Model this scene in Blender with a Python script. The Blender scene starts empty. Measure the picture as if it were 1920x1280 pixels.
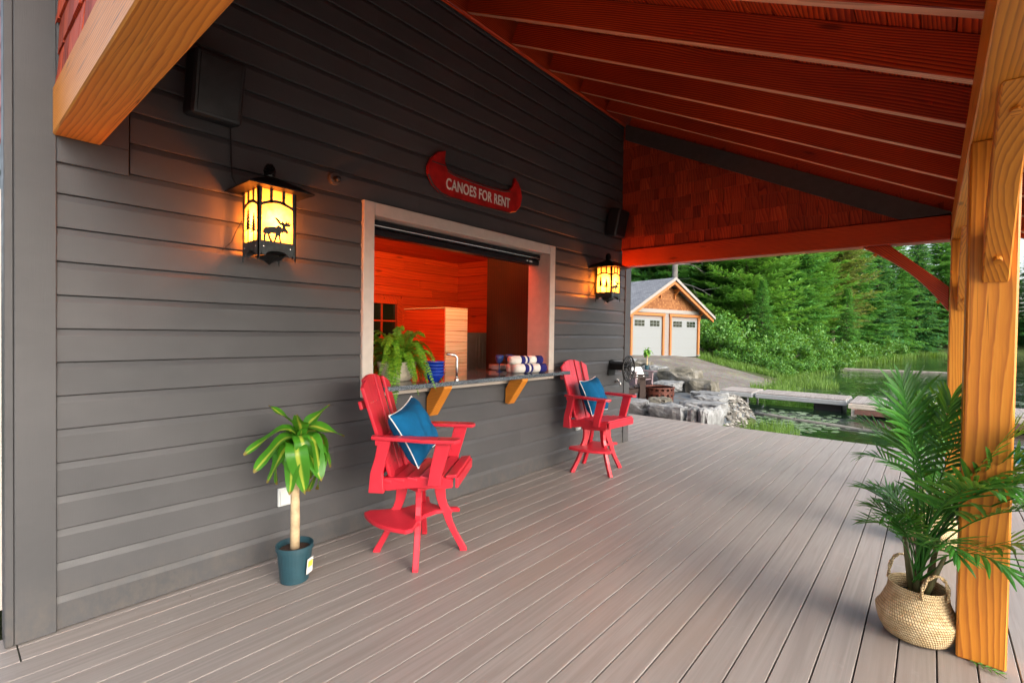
import bpy, bmesh, math, random
from math import radians as rad, sin, cos, pi
from mathutils import Vector, Matrix, noise

# ------------------------------------------------------------------ camera, sky, sun, exposure
SC = bpy.context.scene
COL = SC.collection
cam_d = bpy.data.cameras.new("camera")
cam_o = bpy.data.objects.new("camera", cam_d)
COL.objects.link(cam_o)
SC.camera = cam_o
YAW, PITCH, ROLL = 0.7058, 0.0168, 0.0147
_w = Vector((-sin(YAW) * cos(PITCH), cos(YAW) * cos(PITCH), -sin(PITCH)))
_r = Vector((cos(YAW), sin(YAW), 0))
_u = _r.cross(_w)
_r2 = _r * cos(ROLL) + _u * sin(ROLL)
_u2 = _u * cos(ROLL) - _r * sin(ROLL)
_m = Matrix((_r2, _u2, -_w)).transposed().to_4x4()
_m.translation = Vector((0, 0, 1.5))
cam_o.matrix_world = _m
cam_d.sensor_fit = 'HORIZONTAL'
cam_d.sensor_width = 36.0
cam_d.lens = 36.0 * 923.0 / 1920.0
cam_d.clip_start = 0.02
cam_d.clip_end = 2000

SUN_EL, SUN_AZ = rad(28), rad(97)       # azimuth clockwise from +Y: out over the lake, to the right
world = bpy.data.worlds.new("World")
SC.world = world
world.use_nodes = True
wn = world.node_tree.nodes
wl = world.node_tree.links
for n in list(wn):
    wn.remove(n)
w_out = wn.new("ShaderNodeOutputWorld")
w_bg = wn.new("ShaderNodeBackground")
w_sky = wn.new("ShaderNodeTexSky")
w_sky.sky_type = 'NISHITA'
w_sky.sun_disc = False
w_sky.sun_elevation = SUN_EL
w_sky.sun_rotation = SUN_AZ
w_sky.air_density = 1.0
w_sky.dust_density = 4.0
w_sky.ozone_density = 1.0
w_hs = wn.new("ShaderNodeHueSaturation")
w_hs.inputs['Saturation'].default_value = 0.6      # thin overcast: the blue is milky
wl.new(w_sky.outputs[0], w_hs.inputs['Color'])
wl.new(w_hs.outputs[0], w_bg.inputs['Color'])
w_bg.inputs['Strength'].default_value = 0.15
wl.new(w_bg.outputs[0], w_out.inputs['Surface'])

sun_d = bpy.data.lights.new("sun", 'SUN')
sun_d.energy = 1.0
sun_d.angle = rad(75)
sun_d.color = (1.0, 0.96, 0.91)
sun_o = bpy.data.objects.new("sun", sun_d)
COL.objects.link(sun_o)
_sd = Vector((sin(SUN_AZ) * cos(SUN_EL), cos(SUN_AZ) * cos(SUN_EL), sin(SUN_EL)))
sun_o.rotation_euler = _sd.to_track_quat('Z', 'Y').to_euler()
sun_o.location = (3, -6, 8)

SC.view_settings.view_transform = 'Standard'
SC.view_settings.look = 'None'
SC.view_settings.exposure = 1.5
SC.view_settings.gamma = 1.0
SC.view_settings.use_curve_mapping = False
SC.render.engine = 'CYCLES'
SC.cycles.use_denoising = True
SC.cycles.max_bounces = 7
SC.cycles.diffuse_bounces = 2
SC.cycles.adaptive_threshold = 0.02
SC.cycles.transparent_max_bounces = 8

# ------------------------------------------------------------------ mesh helpers
class S:
    """collects faces of one part"""
    def __init__(s):
        s.v, s.f, s.uv = [], [], {}
    def add(s, vs, fs, M=None):
        b = len(s.v)
        s.v += [tuple(M @ Vector(p)) if M else tuple(p) for p in vs]
        s.f += [tuple(b + i for i in f) for f in fs]
        return s
    def box(s, x0, x1, y0, y1, z0, z1, M=None):
        return s.add([(x0,y0,z0),(x1,y0,z0),(x1,y1,z0),(x0,y1,z0),(x0,y0,z1),(x1,y0,z1),(x1,y1,z1),(x0,y1,z1)],
                     [(3,2,1,0),(4,5,6,7),(0,1,5,4),(1,2,6,5),(2,3,7,6),(3,0,4,7)], M)
    def prism(s, poly, a, b, M=None, axis='y'):
        """poly of (u,v); extruded along axis from a to b. axis y: u=x v=z; axis x: u=y v=z; axis z: u=x v=y"""
        n = len(poly)
        def P(u, v, t):
            return (u, t, v) if axis == 'y' else ((t, u, v) if axis == 'x' else (u, v, t))
        vs = [P(u, v, a) for u, v in poly] + [P(u, v, b) for u, v in poly]
        fs = [tuple(range(n)), tuple(range(2*n-1, n-1, -1))] + [(i, i+n, (i+1) % n + n, (i+1) % n) for i in range(n)]
        return s.add(vs, fs, M)
    def tube(s, pts, rs, n=8, M=None, cap=True):
        pts = [Vector(p) for p in pts]
        if not hasattr(rs, '__len__'):
            rs = [rs] * len(pts)
        vs, fs = [], []
        up = Vector((0, 0, 1))
        prev = None
        for i, p in enumerate(pts):
            t = (pts[min(i+1, len(pts)-1)] - pts[max(i-1, 0)]).normalized()
            if prev is None:
                a = t.cross(up)
                if a.length < 1e-3:
                    a = t.cross(Vector((1, 0, 0)))
                a.normalize()
            else:
                a = (prev - t * prev.dot(t)).normalized()
            prev = a
            b = t.cross(a)
            for k in range(n):
                w = 2 * pi * k / n
                vs.append(p + (a * cos(w) + b * sin(w)) * rs[i])
        for i in range(len(pts)-1):
            for k in range(n):
                k2 = (k+1) % n
                fs.append((i*n+k, i*n+k2, (i+1)*n+k2, (i+1)*n+k))
        if cap:
            fs.append(tuple(range(n-1, -1, -1)))
            fs.append(tuple(range((len(pts)-1)*n, len(pts)*n)))
        return s.add(vs, fs, M)
    def lathe(s, prof, n=24, M=None, sx=1.0, sy=1.0):
        vs, fs = [], []
        for r, z in prof:
            for k in range(n):
                w = 2 * pi * k / n
                vs.append((r * cos(w) * sx, r * sin(w) * sy, z))
        for i in range(len(prof)-1):
            for k in range(n):
                k2 = (k+1) % n
                fs.append((i*n+k, i*n+k2, (i+1)*n+k2, (i+1)*n+k))
        if prof[0][0] > 1e-4:
            fs.append(tuple(range(n-1, -1, -1)))
        if prof[-1][0] > 1e-4:
            fs.append(tuple(range((len(prof)-1)*n, len(prof)*n)))
        return s.add(vs, fs, M)
    def mesh(s, name, bevel=0, seg=1, smooth=False, uvs=None):
        me = bpy.data.meshes.new(name)
        me.from_pydata(s.v, [], s.f)
        bm = bmesh.new()
        bm.from_mesh(me)
        if uvs is None and len(s.v) < 60000:
            bmesh.ops.recalc_face_normals(bm, faces=bm.faces)
        if bevel:
            es = [e for e in bm.edges if len(e.link_faces) == 2 and e.calc_face_angle(0) > 0.5]
            bmesh.ops.bevel(bm, geom=es, offset=bevel, segments=seg, affect='EDGES', clamp_overlap=True, profile=0.6)
        if smooth:
            for f in bm.faces:
                f.smooth = True
        bm.to_mesh(me)
        bm.free()
        if uvs is not None:
            ul = me.uv_layers.new(name="UVMap")
            for lp in me.loops:
                ul.data[lp.index].uv = uvs[lp.vertex_index]
        me.update()
        return me

def wm(o):
    m = o.matrix_basis.copy()
    if o.parent:
        m = wm(o.parent) @ o.matrix_parent_inverse @ m
    return m

def link(name, me, mat=None, parent=None, loc=None, rot=None, local=False):
    o = bpy.data.objects.new(name, me)
    COL.objects.link(o)
    if me is not None and mat is not None and not me.materials:
        me.materials.append(mat)
    if loc is not None:
        o.location = loc
    if rot is not None:
        o.rotation_euler = rot
    if parent is not None:
        o.parent = parent
        if not local:
            o.matrix_parent_inverse = wm(parent).inverted()
    return o

def part(name, s, mat, parent=None, bevel=0, seg=1, smooth=False, uvs=None, local=False, loc=None, rot=None):
    return link(name, s.mesh(name, bevel, seg, smooth, uvs), mat, parent, loc, rot, local)

def thing(name, label, cat, loc=(0, 0, 0), rz=0, group=None):
    o = bpy.data.objects.new(name, None)
    o.empty_display_size = 0.1
    COL.objects.link(o)
    o.location = loc
    o.rotation_euler = (0, 0, rz)
    return tag(o, label, cat, group)

def tag(o, label=None, cat=None, group=None, kind=None):
    if label: o["label"] = label
    if cat: o["category"] = cat
    if group: o["group"] = group
    if kind: o["kind"] = kind
    return o

def children_of(o):
    return [c for c in COL.objects if c.parent == o]

def copy_tree(o, parent=None):
    kids = children_of(o)
    c = o.copy()
    COL.objects.link(c)
    c.parent = parent
    if parent is not None:
        c.matrix_parent_inverse = o.matrix_parent_inverse.copy()
    for k in kids:
        copy_tree(k, c)
    return c

def axes(p0, p1, upv=(0, 0, 1)):
    """matrix: local X along p0->p1, local Z as near up as can be, origin in the middle"""
    p0, p1 = Vector(p0), Vector(p1)
    x = (p1 - p0).normalized()
    z = Vector(upv)
    z = (z - x * z.dot(x)).normalized()
    y = z.cross(x)
    m = Matrix((x, y, z)).transposed().to_4x4()
    m.translation = (p0 + p1) / 2
    return m

def timber(name, p0, p1, w, h, mat, parent, upv=(0, 0, 1), bevel=0.006, poly=None):
    """squared timber, grain along its length; w across, h along upv; the object's own X axis is its length"""
    L = (Vector(p1) - Vector(p0)).length
    s = S().box(-L/2, L/2, -w/2, w/2, -h/2, h/2)
    me = s.mesh(name, bevel)
    o = bpy.data.objects.new(name, me)
    COL.objects.link(o)
    me.materials.append(mat)
    o.matrix_basis = axes(p0, p1, upv)
    if parent is not None:
        o.parent = parent
        o.matrix_parent_inverse = wm(parent).inverted()
    return o

# ------------------------------------------------------------------ materials
class N:
    """tiny node-graph builder"""
    def __init__(s, name):
        s.m = bpy.data.materials.new(name)
        s.m.use_nodes = True
        s.t = s.m.node_tree
        for n in list(s.t.nodes):
            s.t.nodes.remove(n)
        s.out = s.t.nodes.new("ShaderNodeOutputMaterial")
    def n(s, typ, **kw):
        nd = s.t.nodes.new(typ)
        for k, v in kw.items():
            if hasattr(nd, k) and not k.startswith('i_'):
                setattr(nd, k, v)
        return nd
    def set(s, nd, **kw):
        for k, v in kw.items():
            s.put(nd.inputs[k.replace('_', ' ')], v)
        return nd
    def put(s, sock, v):
        if isinstance(v, bpy.types.NodeSocket):
            s.t.links.new(v, sock)
        else:
            if hasattr(sock.default_value, '__len__') and len(sock.default_value) == 4 and len(v) == 3:
                v = (*v, 1)
            sock.default_value = v
    def coord(s, which='Object', scale=(1, 1, 1), rnd=0.0):
        c = s.n("ShaderNodeTexCoord").outputs[which]
        if rnd:
            oi = s.n("ShaderNodeObjectInfo")
            mu = s.math('MULTIPLY', oi.outputs['Random'], rnd)
            cb = s.n("ShaderNodeCombineXYZ")
            s.put(cb.inputs[0], mu)
            s.put(cb.inputs[1], s.math('MULTIPLY', mu, 0.37))
            s.put(cb.inputs[2], s.math('MULTIPLY', mu, 0.71))
            ad = s.n("ShaderNodeVectorMath", operation='ADD')
            s.put(ad.inputs[0], c)
            s.put(ad.inputs[1], cb.outputs[0])
            c = ad.outputs[0]
        mp = s.n("ShaderNodeMapping")
        s.put(mp.inputs['Vector'], c)
        mp.inputs['Scale'].default_value = scale
        return mp.outputs[0]
    def math(s, op, a, b=0.0):
        nd = s.n("ShaderNodeMath", operation=op)
        s.put(nd.inputs[0], a)
        s.put(nd.inputs[1], b)
        return nd.outputs[0]
    def noise(s, vec, scale, detail=4, rough=0.55, dist=0.0):
        nd = s.n("ShaderNodeTexNoise")
        s.put(nd.inputs['Vector'], vec)
        nd.inputs['Scale'].default_value = scale
        nd.inputs['Detail'].default_value = detail
        nd.inputs['Roughness'].default_value = rough
        nd.inputs['Distortion'].default_value = dist
        return nd.outputs[0]
    def ramp(s, fac, stops):
        nd = s.n("ShaderNodeValToRGB")
        cr = nd.color_ramp
        while len(cr.elements) < len(stops):
            cr.elements.new(0.5)
        for e, (p, c) in zip(cr.elements, stops):
            e.position = p
            e.color = (*c, 1) if hasattr(c, '__len__') else (c, c, c, 1)
        s.put(nd.inputs[0], fac)
        return nd.outputs[0]
    def mix(s, fac, a, b, blend='MIX'):
        nd = s.n("ShaderNodeMix", data_type='RGBA', blend_type=blend)
        s.put(nd.inputs[0], fac)
        s.put(nd.inputs[6], a)
        s.put(nd.inputs[7], b)
        return nd.outputs[2]
    def bump(s, h, strength=0.3, dist=0.01):
        nd = s.n("ShaderNodeBump")
        nd.inputs['Strength'].default_value = strength
        nd.inputs['Distance'].default_value = dist
        s.put(nd.inputs['Height'], h)
        return nd.outputs[0]
    def bsdf(s, color, rough=0.5, normal=None, spec=0.5, metal=0.0, **kw):
        p = s.n("ShaderNodeBsdfPrincipled")
        s.put(p.inputs['Base Color'], color)
        s.put(p.inputs['Roughness'], rough)
        p.inputs['Specular IOR Level'].default_value = spec
        p.inputs['Metallic'].default_value = metal
        if normal is not None:
            s.put(p.inputs['Normal'], normal)
        for k, v in kw.items():
            s.put(p.inputs[k.replace('_', ' ')], v)
        return p.outputs[0]
    def end(s, sh):
        s.t.links.new(sh, s.out.inputs['Surface'])
        return s.m

def plain(name, color, rough=0.5, metal=0.0, var=0.12, nscale=14, bump=0.0, bscale=60, spec=0.5, **kw):
    g = N(name)
    v = g.coord('Object', rnd=7.0)
    f = g.noise(v, nscale, 4)
    dark = tuple(c * (1 - var) for c in color)
    lite = tuple(min(1, c * (1 + var)) for c in color)
    c = g.ramp(f, [(0.3, dark), (0.7, lite)])
    nrm = g.bump(g.noise(v, bscale, 3), bump, 0.004) if bump else None
    return g.end(g.bsdf(c, rough, nrm, spec, metal, **kw))

def wood(name, dark, mid, lite, ring=16.0, rough=0.42, knots=True, coat=0.0, gscale=1.0, contrast=1.0, warp=.22, vary=0.0, checks=False):
    """flat-sawn timber: growth rings cut lengthwise, fine pores, knots; length = object X"""
    g = N(name)
    v = g.coord('Object', rnd=13.0)
    mp = g.n("ShaderNodeMapping")
    g.put(mp.inputs['Vector'], v)
    mp.inputs['Scale'].default_value = (0.16 * gscale, gscale, gscale)
    wn_ = g.n("ShaderNodeTexNoise")
    g.put(wn_.inputs['Vector'], mp.outputs[0])
    wn_.inputs['Scale'].default_value = 2.6
    wn_.inputs['Detail'].default_value = 2
    wv = g.n("ShaderNodeVectorMath", operation='MULTIPLY_ADD')
    g.put(wv.inputs[0], wn_.outputs['Color'])
    wv.inputs[1].default_value = (warp, warp, warp)
    g.put(wv.inputs[2], mp.outputs[0])
    wave = g.n("ShaderNodeTexWave", wave_type='RINGS', rings_direction='X', wave_profile='SAW')
    g.put(wave.inputs['Vector'], wv.outputs[0])
    wave.inputs['Scale'].default_value = ring
    wave.inputs['Distortion'].default_value = 1.2
    wave.inputs['Detail'].default_value = 2
    wave.inputs['Detail Scale'].default_value = 1.5
    fine = g.noise(g.coord('Object', (4, 130, 130), rnd=5.0), 1.0, 3)
    big = g.noise(g.coord('Object', (0.7, 3, 3), rnd=9.0), 1.0, 3)
    rr = g.ramp(wave.outputs[1], [(0.0, 0.15), (0.55, 0.5), (0.86, 0.95), (1.0, 0.3)])
    t = g.math('ADD', g.math('MULTIPLY', rr, 0.42 * contrast), g.math('ADD', g.math('MULTIPLY', fine, 0.2), g.math('MULTIPLY', big, 0.5)))
    col = g.ramp(t, [(0.28, lite), (0.52, mid), (0.86, dark)])
    if knots:
        vo = g.n("ShaderNodeTexVoronoi", feature='F1')
        g.put(vo.inputs['Vector'], g.coord('Object', (0.75, 3.2, 3.2), rnd=21.0))
        vo.inputs['Scale'].default_value = 1.6
        k = g.ramp(vo.outputs['Distance'], [(0.0, 1.0), (0.055, 0.85), (0.1, 0.0)])
        col = g.mix(g.math('MULTIPLY', k, 0.75), col, tuple(c * 0.3 for c in dark))
    if checks:      # drying cracks along the grain
        ck = g.noise(g.coord('Object', (0.5, 34, 34), rnd=29.0), 1.0, 2, .4)
        lw = g.noise(g.coord('Object', (0.9, 2, 2), rnd=4.0), 1.0, 2)
        kk = g.math('MULTIPLY', g.ramp(ck, [(0.485, 0.0), (0.5, 1.0), (0.515, 0.0)]), g.ramp(lw, [(0.52, 0.0), (0.6, 1.0)]))
        col = g.mix(g.math('MULTIPLY', kk, .8), col, tuple(c * .12 for c in dark))
    if vary:
        oi = g.n("ShaderNodeObjectInfo")
        col = g.mix(g.math('MULTIPLY', oi.outputs['Random'], vary), col, tuple(c * .35 for c in dark))
    nrm = g.bump(g.math('ADD', g.math('MULTIPLY', rr, 0.4), fine), 0.18, 0.003)
    sh = g.bsdf(col, g.ramp(big, [(0.3, rough - 0.06), (0.7, rough + 0.1)]), nrm, 0.45, Coat_Weight=coat, Coat_Roughness=0.25)
    return g.end(sh)

M = {}
M['timber'] = wood('oiled_fir', (0.40, 0.110, 0.010), (0.74, 0.26, 0.022), (0.84, 0.37, 0.045), ring=30, coat=0.06, warp=.12, checks=True, vary=.12, contrast=1.1)
M['rafter'] = wood('red_stained_fir', (0.28, 0.016, 0.003), (0.72, 0.078, 0.011), (0.82, 0.14, 0.022), ring=26, rough=0.45, coat=0.3, warp=.16, vary=.3, contrast=1.7)
M['rafter_edge'] = wood('deck_lit_rafter_edge', (0.42, 0.15, 0.07), (0.66, 0.30, 0.17), (0.76, 0.40, 0.25), ring=20, rough=0.5)
M['shutter_wood'] = wood('dark_walnut_panel', (0.012, 0.003, 0.002), (0.03, 0.009, 0.004), (0.045, 0.014, 0.006), ring=10, knots=False)
M['plank'] = wood('orange_pine_lining', (0.42, 0.030, 0.006), (0.68, 0.066, 0.009), (0.76, 0.11, 0.015), ring=9, rough=0.4, vary=.25)
M['pine'] = wood('raw_pine', (0.42, 0.27, 0.13), (0.66, 0.50, 0.30), (0.74, 0.60, 0.40), ring=10, rough=0.5)

def siding_mat():
    g = N('charcoal_painted_siding')
    v = g.coord('Object', rnd=11.0)
    comb = g.noise(g.coord('Object', (40, 300, 12), rnd=3.0), 1.0, 2)
    big = g.noise(v, 1.7, 4)
    scuff = g.noise(g.coord('Object', (2, 3, 9), rnd=5.0), 2.0, 5)
    oi = g.n("ShaderNodeObjectInfo")
    c = g.ramp(big, [(0.25, (0.058, 0.058, 0.060)), (0.75, (0.080, 0.078, 0.080))])
    c = g.mix(g.ramp(scuff, [(0.6, 0.0), (0.8, 0.25)]), c, (0.092, 0.092, 0.095))
    c = g.mix(g.math('MULTIPLY', oi.outputs['Random'], 0.25), c, (0.049, 0.050, 0.054))
    sp = g.n("ShaderNodeSeparateXYZ"); g.put(sp.inputs[0], g.coord('Object'))
    low = g.ramp(sp.outputs[2], [(0.02, 1.0), (0.30, 0.0)])
    spl = g.ramp(g.noise(g.coord('Object', (1, 7, 5), rnd=2.0), 2.2, 6, .7), [(0.42, 0.0), (0.68, 1.0)])
    c = g.mix(g.math('MULTIPLY', g.math('MULTIPLY', low, spl), .55), c, (0.115, 0.098, 0.082))      # rain splash off the deck
    # sawn knots under the paint
    vo = g.n("ShaderNodeTexVoronoi")
    g.put(vo.inputs['Vector'], g.coord('Object', (1, 1.3, 4), rnd=17.0))
    vo.inputs['Scale'].default_value = 1.5
    k = g.ramp(vo.outputs['Distance'], [(0.0, 0.0), (0.06, 0.8), (0.1, 0.5)])
    hgt = g.math('ADD', g.math('MULTIPLY', comb, 0.5), g.math('ADD', g.math('MULTIPLY', k, 0.6), scuff))
    return g.end(g.bsdf(c, g.ramp(scuff, [(0.3, 0.42), (0.7, 0.58)]), g.bump(hgt, 0.22, 0.004), 0.35))
M['siding'] = siding_mat()

def deck_mat():
    g = N('grey_brown_composite_decking')
    v = g.coord('Object', rnd=23.0)
    gr = g.coord('Object', (26, 0.9, 1), rnd=31.0)
    warp = g.noise(gr, 1.0, 3, dist=1.5)
    lines = g.n("ShaderNodeTexWave", wave_type='BANDS', bands_direction='X', wave_profile='SIN')
    g.put(lines.inputs['Vector'], g.coord('Object', (1, 0.10, 1), rnd=31.0))
    lines.inputs['Scale'].default_value = 48
    lines.inputs['Distortion'].default_value = 9
    lines.inputs['Detail'].default_value = 2
    lines.inputs['Detail Scale'].default_value = 0.8
    big = g.noise(g.coord('Object', (1.6, 0.5, 1), rnd=3.0), 1.3, 5)
    oi = g.n("ShaderNodeObjectInfo")
    c = g.ramp(warp, [(0.3, (0.218, 0.190, 0.172)), (0.7, (0.296, 0.264, 0.243))])
    c = g.mix(g.math('MULTIPLY', oi.outputs['Random'], 0.3), c, (0.235, 0.205, 0.188))
    c = g.mix(g.ramp(big, [(0.56, 0.0), (0.72, 0.45)]), c, (0.25, 0.195, 0.16))      # old damp marks and dust
    dust = g.noise(g.coord('Object', (1, 1, 1), rnd=8.0), 9.0, 5, 0.7)
    c = g.mix(g.ramp(dust, [(0.62, 0.0), (0.8, 0.35)]), c, (0.40, 0.37, 0.35))
    h = g.math('ADD', g.math('MULTIPLY', lines.outputs[1], 0.6), g.math('MULTIPLY', warp, 0.5))
    r = g.ramp(big, [(0.3, 0.36), (0.7, 0.52)])
    return g.end(g.bsdf(c, r, g.bump(h, 0.16, 0.002), 0.5))
M['deck'] = deck_mat()

M['casing'] = plain('taupe_painted_casing', (0.55, 0.49, 0.43), 0.45, var=0.06, bump=0.05)
M['black_metal'] = plain('black_iron', (0.018, 0.017, 0.017), 0.45, 0.6, var=0.3, bump=0.1)
M['grey_iron'] = plain('weathered_iron', (0.055, 0.06, 0.062), 0.5, 0.5, var=0.35, nscale=30, bump=0.1)
M['black_plastic'] = plain('black_plastic', (0.012, 0.012, 0.013), 0.5)
M['shutter_black'] = plain('black_roller_slats', (0.012, 0.014, 0.018), 0.3, 0.3)
M['white_plastic'] = plain('white_plastic', (0.62, 0.63, 0.61), 0.4, var=0.04)
M['label_white'] = plain('printed_label', (0.66, 0.66, 0.64), 0.5, var=0.05)
M['label_yellow'] = plain('yellow_label', (0.72, 0.55, 0.06), 0.5, var=0.05)
M['steel'] = plain('brushed_steel', (0.62, 0.60, 0.58), 0.22, 1.0, var=0.05)
M['shingle'] = wood('cedar_shingle', (0.20, 0.016, 0.005), (0.50, 0.055, 0.013), (0.64, 0.11, 0.03), ring=22, rough=0.6, knots=False, vary=.5)
M['dark_trim'] = plain('charcoal_trim', (0.06, 0.052, 0.05), 0.55)
M['dark'] = plain('dark_cavity', (0.02, 0.018, 0.017), 0.9)
M['red_sign'] = plain('red_enamel', (0.42, 0.012, 0.012), 0.32, var=0.35, nscale=9, bump=0.08)
M['sign_dark'] = plain('worn_dark_edge', (0.03, 0.008, 0.006), 0.5)
M['letter'] = plain('cream_lettering', (0.78, 0.74, 0.66), 0.5, var=0.08, nscale=50)

def red_poly():
    g = N('red_poly_lumber')
    v = g.coord('Object', rnd=3.0)
    sp = g.noise(v, 160, 3)
    big = g.noise(v, 5, 3)
    c = g.ramp(big, [(0.3, (0.52, 0.016, 0.032)), (0.7, (0.64, 0.026, 0.046))])
    c = g.mix(g.ramp(sp, [(0.62, 0.0), (0.75, 0.22)]), c, (0.78, 0.09, 0.10))
    return g.end(g.bsdf(c, 0.33, g.bump(sp, 0.10, 0.002), 0.5))
M['red'] = red_poly()

def cloth(name, col, weave=900):
    g = N(name)
    v = g.coord('Object')
    a = g.n("ShaderNodeTexWave", bands_direction='X'); g.put(a.inputs['Vector'], v); a.inputs['Scale'].default_value = weave / 6.28
    b = g.n("ShaderNodeTexWave", bands_direction='Z'); g.put(b.inputs['Vector'], v); b.inputs['Scale'].default_value = weave / 6.28
    h = g.math('ADD', a.outputs[1], b.outputs[1])
    big = g.noise(v, 9, 4)
    c = g.ramp(big, [(0.3, tuple(x * 0.82 for x in col)), (0.7, tuple(min(1, x * 1.15) for x in col))])
    return g.end(g.bsdf(c, 0.85, g.bump(g.math('ADD', g.math('MULTIPLY', h, 0.2), big), 0.35, 0.006), 0.15))
M['blue_cloth'] = cloth('teal_blue_canvas', (0.004, 0.100, 0.235))
M['white_cloth'] = cloth('white_piping', (0.75, 0.75, 0.73))
M['towel_white'] = plain('white_terry', (0.78, 0.74, 0.68), 0.95, var=0.08, nscale=90, bump=0.9, bscale=260)
M['towel_blue'] = plain('navy_terry', (0.012, 0.014, 0.16), 0.95, var=0.3, nscale=90, bump=0.9, bscale=260)
M['towel_red'] = plain('red_terry', (0.52, 0.02, 0.03), 0.95, var=0.2, nscale=90, bump=0.9, bscale=260)
M['blue_glaze'] = plain('cobalt_glaze', (0.006, 0.03, 0.30), 0.15, var=0.25)
M['blue_rim'] = plain('worn_blue_rim', (0.03, 0.10, 0.46), 0.2, var=0.2)
M['white_glaze'] = plain('white_china', (0.72, 0.70, 0.64), 0.2, var=0.04)
g = N('navy_glass')
M['navy_glass'] = g.end(g.bsdf((0.025, 0.085, 0.32), 0.08, None, 0.6, Transmission_Weight=0.3, IOR=1.45))
g = N('window_glass')
M['glass_dark'] = g.end(g.bsdf((0.012, 0.02, 0.012), 0.04, None, 0.8))

def granite():
    g = N('blue_grey_granite')
    v = g.coord('Object')
    a = g.noise(v, 120, 3)
    b = g.noise(v, 320, 2)
    c = g.ramp(a, [(0.36, (0.015, 0.018, 0.024)), (0.5, (0.06, 0.08, 0.10)), (0.66, (0.22, 0.25, 0.28))])
    c = g.mix(g.ramp(b, [(0.6, 0.0), (0.7, 0.6)]), c, (0.30, 0.31, 0.32))
    return g.end(g.bsdf(c, 0.08, None, 0.55))
M['granite'] = granite()
M['cab_grey'] = plain('blue_grey_cabinet_paint', (0.14, 0.19, 0.25), 0.4, var=0.08)
M['soil'] = plain('potting_soil', (0.05, 0.022, 0.012), 0.95, var=0.5, nscale=70, bump=1.0, bscale=70)
M['pot_green'] = plain('dark_teal_nursery_pot', (0.016, 0.055, 0.072), 0.45, var=0.12)
M['cane'] = plain('dracaena_cane', (0.52, 0.38, 0.22), 0.8, var=0.25, nscale=24, bump=0.5, bscale=40)
M['pot_stone'] = plain('cream_stone_planter', (0.56, 0.49, 0.38), 0.8, var=0.18, nscale=30, bump=0.5, bscale=90)
# ------------------------------------------------------------------ the deck
XW = -3.2345          # face of the corner boards of the lakeside wall; the wall runs along +Y, the porch lies to its +X side
PB, X0 = 0.142, -2.7892
deck = thing('deck', None, None, (-1.0, 3.0, 0))
tag(deck, 'grey brown composite deck of long boards beside the lake', None, kind='structure')
def deck_board_mesh(L, w=PB - 0.0055):
    s = S()
    pr = [(-w/2 + .002, -.025), (-w/2, -.021), (-w/2, -.004), (-w/2 + .0008, -.0015), (-w/2 + .0028, 0),
          (w/2 - .0028, 0), (w/2 - .0008, -.0015), (w/2, -.004), (w/2, -.021), (w/2 - .002, -.025)]
    s.prism(pr, -L/2, L/2)
    return s.mesh('deck_board')
me_long = deck_board_mesh(11.58)
me_short = deck_board_mesh(3.2)
me_first = deck_board_mesh(8.33)
random.seed(4)
for k in range(-4, 32):
    x = X0 + (k + .5) * PB
    if k in (-4, -3):
        link('deck_board', me_first, M['deck'], deck, (x, .25 + 8.33/2, random.uniform(-.0008, .0008)))
        link('deck_board', me_short, M['deck'], deck, (x, .244 - 1.6, random.uniform(-.0008, .0008)))
    else:
        link('deck_board', me_long, M['deck'], deck, (x, 2.79, random.uniform(-.0008, .0008)))
for k in range(-5, -22, -1):
    link('deck_board', me_short, M['deck'], deck, (X0 + (k + .5) * PB, .16 - 1.6, 0))
me_end = deck_board_mesh(2.15)
for k in range(-5, -17, -1):
    link('deck_board', me_end, M['deck'], deck, (X0 + (k + .5) * PB, 8.58 - 1.075, 0))
s = S().box(-5.2, 1.74, 8.535, 8.575, -.30, -.027).box(1.70, 1.74, -3, 8.53, -.30, -.027)
for y in [i * .4 - 2.8 for i in range(29)]:
    s.box(-3.3, 1.69, y - .02, y + .02, -.26, -.027)
part('joist_frame', s, M['dark_trim'], deck)

# ------------------------------------------------------------------ the boathouse: wall, trim, porch
house = thing('boathouse', 'charcoal clapboard boathouse with serving window and open timber porch', 'boathouse', (XW, 3.3, 0))
WY0, WY1, WZ0, WZ1 = 2.068, 4.512, 1.0, 2.475       # outside of the window casing
EXP = 0.165
XS = XW - 0.014
def siding_board(y0, y1, z0, z1, nx=XS, parent=house):
    s = S()
    d = .02
    ym, ln = (y0 + y1) / 2, (y1 - y0) / 2
    s.prism([(nx - d, z0 + .002), (nx - .003, z0 + .002), (nx, z0 + .005), (nx, z1 - .034), (nx - .002, z1 - .027), (nx - .011, z1 - .002), (nx - d, z1)], -ln, ln)
    part('siding_board', s, M['siding'], parent, loc=(0, ym, 0))
random.seed(12)
for k in range(27):
    z0, z1 = k * EXP + .003, (k + 1) * EXP + .003
    spans = [(.386, 6.204)]
    if 6 <= k <= 14:
        spans = [(.386, WY0 - .001), (WY1 + .001, 6.204)]
    if k >= 14:
        spans = [(max(a, .675), b) for a, b in spans]
    for a, b in spans:
        cuts = [a]
        if b - a > 3:
            j = random.uniform(a + .9, b - .9)
            if k in (0, 1): j = 2.42 if k == 0 else 4.9
            cuts.append(j)
        cuts.append(b)
        for q in range(len(cuts) - 1):
            siding_board(cuts[q] + (.0008 if q else 0), cuts[q+1], z0, z1)
# sheathing and studs behind the boards, with the window hole
s = S()
for (a, b, c, d) in [(.25, WY0 + .05, .004, 4.45), (WY1 - .05, 6.34, .004, 4.45), (WY0 + .05, WY1 - .05, .004, WZ0 + .03), (WY0 + .05, WY1 - .05, WZ1 - .05, 4.45)]:
    s.box(XS - .17, XS - .021, a, b, c, d)
part('wall', s, M['dark'], house)
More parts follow.
